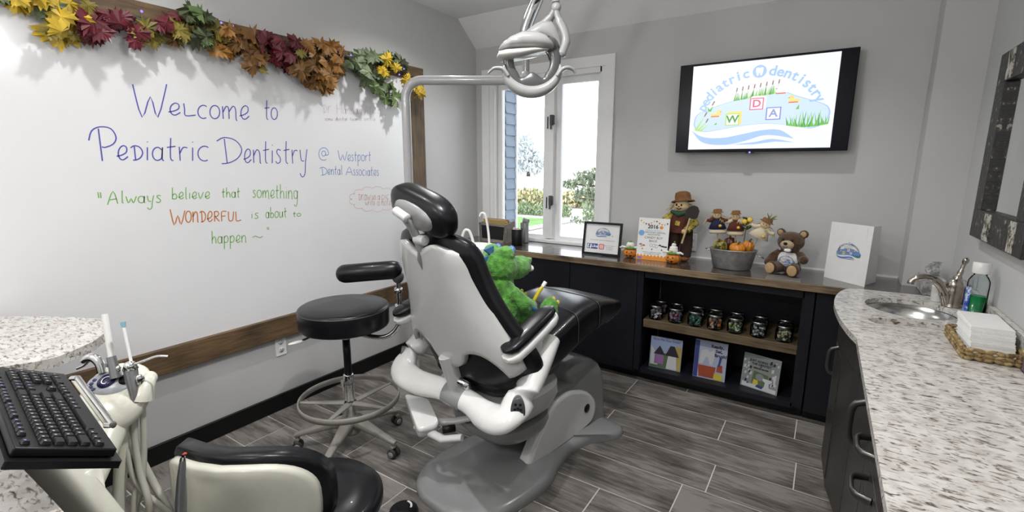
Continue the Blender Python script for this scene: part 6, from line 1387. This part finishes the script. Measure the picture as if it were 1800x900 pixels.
# control head
HC = pd(205, 700, 1.42); hr = rgt0; hb_ = AB
mb = MB(); rr = []
for (z, kx, ky, ox) in ((-.056, .35, .35, .01), (-.048, .62, .62, .01), (-.028, .90, .88, .005), (.0, 1.0, 1.0, 0), (.022, .98, .96, -.004), (.036, .92, .88, -.008), (.045, .80, .76, -.010), (.050, .6, .55, -.012)):
    rr.append([dv(HC+hr*(a*.092*kx+ox)+hb_*(b*.082*ky)+Vector((0, 0, z*.85+.058*b*ky))) for a, b in sup(1, 1, 32, .85)])
hd2 = mb.loft(rr).build('control_head', CREAM, du)
cn_ = (Vector((0, 0, 1))-hb_*.68).normalized(); cxv = hr; cyv = cn_.cross(cxv); cq = Matrix((cxv, cyv, cn_)).transposed()
PC = dv(HC+Vector((-.0, 0, .0475))+hr*-.016+hb_*.006)
mb = MB(); mb.lathe([(0, -.012), (1, -.012), (1.02, -.004), (.98, .001), (0, .001)], 32, PC, cq @ Matrix(((.068, 0, 0), (0, .040, 0), (0, 0, 1)))); cpn = mb.build('control_panel', mat('panel_silver', (.36, .38, .40), .3), du)
MB().lathe([(0, 0), (.024, 0), (.025, .003), (0, .004)], 28, PC+cq@Vector((-.012, .004, .001)), cq).build('display', mat('navy_display', (.02, .02, .08), .15), cpn)
mb = MB(); mb.tube([PC+cq@Vector((-.012+.012*cos(a), .004+.012*sin(a), .006)) for a in [i*.45+.6 for i in range(11)]], .0015, 6); mb.build('display_symbol', WHITEM, cpn)
for (a, b) in ((-.05, .006), (-.052, -.006), (-.047, -.017), (-.035, -.024)): MB().lathe([(0, 0), (.0055, 0), (.005, .003), (0, .003)], 12, PC+cq@Vector((a, b, .0005)), cq).build('button', mat('navy_display', (.02, .02, .08)), cpn)
MB().lathe([(0, 0), (.020, 0), (.021, .003), (0, .004)], 24, PC+cq@Vector((.043, .012, .0005)), cq).build('dial', BLACKPL, cpn)
h0, h1 = pd(134, 663, 1.34), pd(195, 744, 1.24)
mb = MB(); mb.tube([dv(h0+Vector((.012, 0, 0))), dv(h1+Vector((.012, 0, 0)))], .0075, 10); mb.build('grip_bar', CHROME, du)
mb = MB(); mb.tube([dv(h0+Vector((-.006, -.004, -.004))), dv(h1+Vector((-.006, -.004, -.004)))], .008, 10); mb.build('grip_pad', CREAM, du)
for h_ in (h0, h1): MB().tube([dv(h_+Vector((.014, 0, 0))), dv(h_+Vector((-.012, -.006, -.006)))], .009, 10).build('grip_end', CHROME, du)
MB().tube([dv(HC+Vector((0, 0, -.03))), Vector((-.06, .06, .76)), Vector((0, 0, .70))], [.045, .035, .03], 14).build('head_arm', CREAM, du)
MB().tube([dv(HC+hr*.075), dv(pd(254, 680, 1.42)), dv(pd(262, 665, 1.46))], [.032, .026, .020], 14).ell(dv(pd(262, 665, 1.46)), (.022, .022, .022)).build('holder', CREAM, du)
IH = pd(319, 890, 1.15)
hb2 = MB().tube([Vector((0, 0, .56)), dv((1.46, .40, .585)), dv(IH+Vector((0, 0, -.10)))], [.03, .03, .028], 14).build('instrument_arm', CREAM, du)
HOSE = mat('cream_hose', (.46, .45, .39), .4)
def hose(name, pts, r, parent, off, m_=HOSE): return MB().tube([Vector(p)-off for p in bez(pts, 8)], r, 10).build(name, m_, parent)
def hp(px, py, d=1.42): return pd(px, py, d)
# suction handpiece with white tip
s0 = hp(200, 655); t = thing('suction_handpiece', 'grey suction handpiece with thick white tube tip on the delivery unit', 'handpiece', s0)
z_ = lambda px, py, d=1.42: hp(px, py, d)-s0
MB().tube([z_(204, 664), z_(200, 645), z_(195, 627)], [.015, .013, .012], 14).build('body', mat('handpiece_grey', (.30, .30, .31), .25, .6), t)
MB().tube([z_(196, 629), z_(190, 590), z_(184, 552)], [.0085, .0085, .0085], 14).build('suction_tip', WHITEP, t)
MB().ell(z_(208, 648), (.008, .008, .010), None, 12, 8).build('valve', CHROME, t)
# chrome hooked handpiece
s1 = hp(172, 640, 1.44); t = thing('hooked_handpiece', 'chrome curved handpiece lying over the back of the control head', 'handpiece', s1)
z_ = lambda px, py, d=1.44: hp(px, py, d)-s1
MB().tube(bez([z_(180, 655), z_(176, 640), z_(166, 629), z_(154, 630), z_(146, 636)], 4), interp([.013, .013, .014, .012, .008], 4), 12).build('body', CHROME, t)
MB().tube([z_(158, 632), z_(147, 643), z_(135, 648)], [.005, .004, .004], 8).build('lever', CHROME, t)
# air-water syringe
s2 = hp(238, 680); t = thing('air_water_syringe', 'grey three-way syringe with bent thin metal tip on the delivery unit', 'syringe', s2)
z_ = lambda px, py, d=1.40: hp(px, py, d)-s2
MB().tube([z_(239, 708), z_(236, 685), z_(232, 665), z_(229, 648)], [.012, .015, .017, .018], 14).build('body', mat('handpiece_grey', (.3, .3, .31)), t)
MB().lathe([(0, -.004), (.020, -.004), (.012, .016), (0, .020)], 16, z_(229, 646)).build('nozzle_head', CHROME, t)
MB().tube(bez([z_(237, 640), z_(256, 633), z_(276, 626), z_(296, 626)], 4), .0032, 8).build('tip', CHROME, t)
MB().ell(z_(246, 668), (.008, .012, .018), None, 10, 8).build('trigger', CHROME, t)
s3 = hp(226, 640, 1.41); t = thing('saliva_ejector', 'thin white saliva ejector straw with blue end on the delivery unit', 'saliva ejector', s3)
z_ = lambda px, py, d=1.405: hp(px, py, d)-s3
MB().tube([z_(231, 638), z_(224, 605), z_(217, 573)], .0042, 10).build('straw', WHITEP, t)
MB().tube([z_(217.4, 575), z_(216, 566)], [.0055, .0075], 10).build('end_cap', mat('pale_blue_tip', (.25, .50, .58), .4), t)
# hanging hoses of the unit
for pts, r in (([hp(240, 712, 1.42), hp(236, 760, 1.42), hp(246, 830, 1.42), hp(262, 890, 1.42), hp(255, 960, 1.45)], .0095), ([hp(250, 712, 1.43), hp(253, 770, 1.43), hp(250, 850, 1.43), hp(238, 900, 1.43), hp(240, 960, 1.45)], .0085),
               ([hp(222, 738, 1.44), hp(240, 790, 1.46), hp(270, 850, 1.47), hp(300, 905, 1.46), hp(300, 960, 1.46)], .011), ([hp(205, 735, 1.40), hp(222, 790, 1.41), hp(240, 850, 1.42), hp(290, 895, 1.44), hp(330, 930, 1.46)], .0075), ([hp(214, 735, 1.41), hp(232, 780, 1.42), hp(244, 830, 1.43), hp(236, 880, 1.42), hp(232, 950, 1.42)], .009)):
    hose('hose', pts, r, du, OD)
MB().tube([dv(hp(212, 735, 1.40)), dv(hp(214, 800, 1.41)), dv(hp(210, 860, 1.42)), dv(hp(205, 930, 1.42))], [.020, .018, .017, .017], 12).build('umbilical', CREAM, du)
# scaler standing in the instrument arm
t = thing('scaler_handpiece', 'slim silver handpiece with orange-red tip standing at the bottom edge', 'handpiece', IH)
z_ = lambda px, py, d=1.15: pd(px, py, d)-IH
MB().tube([z_(317, 935), z_(318, 880), z_(319, 840), z_(321, 808)], [.0135, .0130, .0105, .0065], 14).build('body', mat('handpiece_grey', (.3, .3, .31)), t)
MB().tube([z_(321, 809), z_(321.5, 803)], [.0068, .0052], 12).build('collar', CHROME, t); MB().tube([z_(321.5, 804), z_(322, 799)], .0036, 8).build('neck', BLACKPL, t)
MB().tube([z_(322, 799.5), z_(325, 797.5), z_(328, 797)], [.0025, .0032, .002], 8).build('tip', mat('orange_red_tip', (.7, .09, .04), .4), t)

# ================================================================== OPERATOR STOOL (bottom edge)
DS = Vector((1.475, .83, 0)); ds = thing('operator_stool', 'black operator stool with cream-backed curved backrest at the bottom edge', 'stool', DS, R(14))
star_base(ds, .29, 30, TAUPE, .14)
MB().lathe([(0, .16), (.027, .16), (.027, .36), (0, .36)], 20).build('column', CHROME, ds)
MB().lathe([(0, .36), (.10, .36), (.10, .385), (0, .385)], 20).build('seat_plate', BLACKPL, ds)
MB().lathe([(0, .385), (.15, .385), (.205, .395), (.222, .42), (.222, .445), (.20, .468), (.10, .475), (0, .475)], 48).build('seat', VINYL, ds)

# curved backrest panel of the operator stool, facing away from the photographer
bL, bR = Vector((1.275, .440, 0)), Vector((1.672, .672, 0)); bd_ = (bR-bL).normalized(); bn_ = Vector((-bd_.y, bd_.x, 0)); bw = (bR-bL).length
MW = Matrix.Translation(DS) @ Matrix.Rotation(R(14), 4, 'Z'); MWI = MW.inverted()
def backpanel(grow, y0, y1, ztop, zbot, k0, k1):
    mb = MB(); rr = []
    for (o_, g) in ((y0-.004, .03), (y0-.004, .3), (y0-.003, .6), (y0-.002, .8), (y0, k0), (y0+(y1-y0)*.15, 1.0), (y0+(y1-y0)*.85, 1.0), (y1, k1), (y1+.001, .6), (y1+.001, .03)):
        ring = []
        for k in range(48):
            a = 2*pi*k/48; c, s_ = cos(a), sin(a); u = math.copysign(abs(c)**.55, c)*(bw/2+grow)*g; v = math.copysign(abs(s_)**.6, s_)
            z = (ztop+zbot)/2+v*(ztop-zbot)/2*g-.045*max(0, u/(bw/2))**3
            bow = .13*(u/(bw/2))**2*.8
            ring.append(MWI @ ((bL+bR)/2+bd_*u+bn_*(o_+bow)+Vector((0, 0, z))))
        rr.append(ring)
    return mb.loft(rr)
backpanel(0, -.02, .012, .722, .46, .95, .98).build('back_shell', CREAM, ds)
backpanel(.016, .012, .075, .742, .45, .97, .90).build('back_cushion', VINYL, ds)
mb = MB(); mb.tube([MWI @ ((bL+bR)/2+Vector((0, 0, .53))+bn_*-.01), MWI @ ((bL+bR)/2+Vector((0, 0, .42))+bn_*.0), MWI @ (DS+Vector((0, 0, .372)))], [.02, .02, .018], 10, flat=.6); mb.build('back_support', BLACKPL, ds)
# folded white holder arm at the left rear of the chair
CI = (Matrix.Translation(Vector(CH)) @ Matrix.Rotation(CHR, 4, 'Z')).inverted()
hp_ = [CI @ Vector(p) for p in ((1.040, 1.657, 0), (1.187, 1.686, 0), (1.40, 1.535, 0), (1.353, 1.437, 0))]
q4 = []
for i in range(4):
    a, b, c = hp_[i-1], hp_[i], hp_[(i+1) % 4]; e0 = (a-b).normalized()*.035; e1 = (c-b).normalized()*.035
    for t in (0, .25, .5, .75, 1): q4.append((b+e0)*(1-t)**2+b*2*t*(1-t)+(b+e1)*t*t)
cx_ = sum(q4, Vector())/len(q4)
def hloft(zs): 
    mb = MB(); return mb.loft([[cx_+(p-cx_)*k+Vector((0, 0, z)) for p in q4] for z, k in zs])
arm_ = hloft([(.335, .98), (.338, 1.0), (.355, 1.0), (.360, .96)]).build('holder_arm', WHITEP, chair)
hloft([(.305, .90), (.308, .95), (.330, .97), (.333, .95)]).build('holder_base', SHELL, arm_)
mb = MB(); mb.tube([cx_+Vector((.04, -.06, .315)), CI @ Vector((1.45, 1.50, .31)), CI @ Vector((1.54, 1.53, .335))], [.024, .024, .022], 12, flat=.7); mb.tube([cx_+Vector((.06, .0, .32)), CI @ Vector((1.42, 1.62, .335)), CI @ Vector((1.50, 1.66, .36))], [.022, .022, .02], 12, flat=.7); mb.build('holder_bracket', SHELL, chair)
MB().lathe([(0, -.03), (.018, -.03), (.018, .03), (0, .03)], 14, CI @ Vector((1.43, 1.565, .325)), Euler((pi/2, 0, R(-30))).to_matrix()).build('holder_knob', BLACKPL, chair)
# foot pedal
fp_ = thing('foot_pedal', 'black domed foot pedal with white mark on floor beside chair base', 'foot pedal', (1.36, 1.325, 0))
MB().lathe([(0, .001), (.062, .001), (.066, .008), (.062, .024), (.045, .036), (.02, .041), (0, .042)], 32).build('dome', BLACKPL, fp_)
mb = MB(); mb.tube([(.035*cos(a), .035*sin(a), .0405) for a in [R(20+12*i) for i in range(8)]], .005, 8, flat=.4, up=(0, 0, 1)); mb.build('grip_mark', WHITEP, fp_)
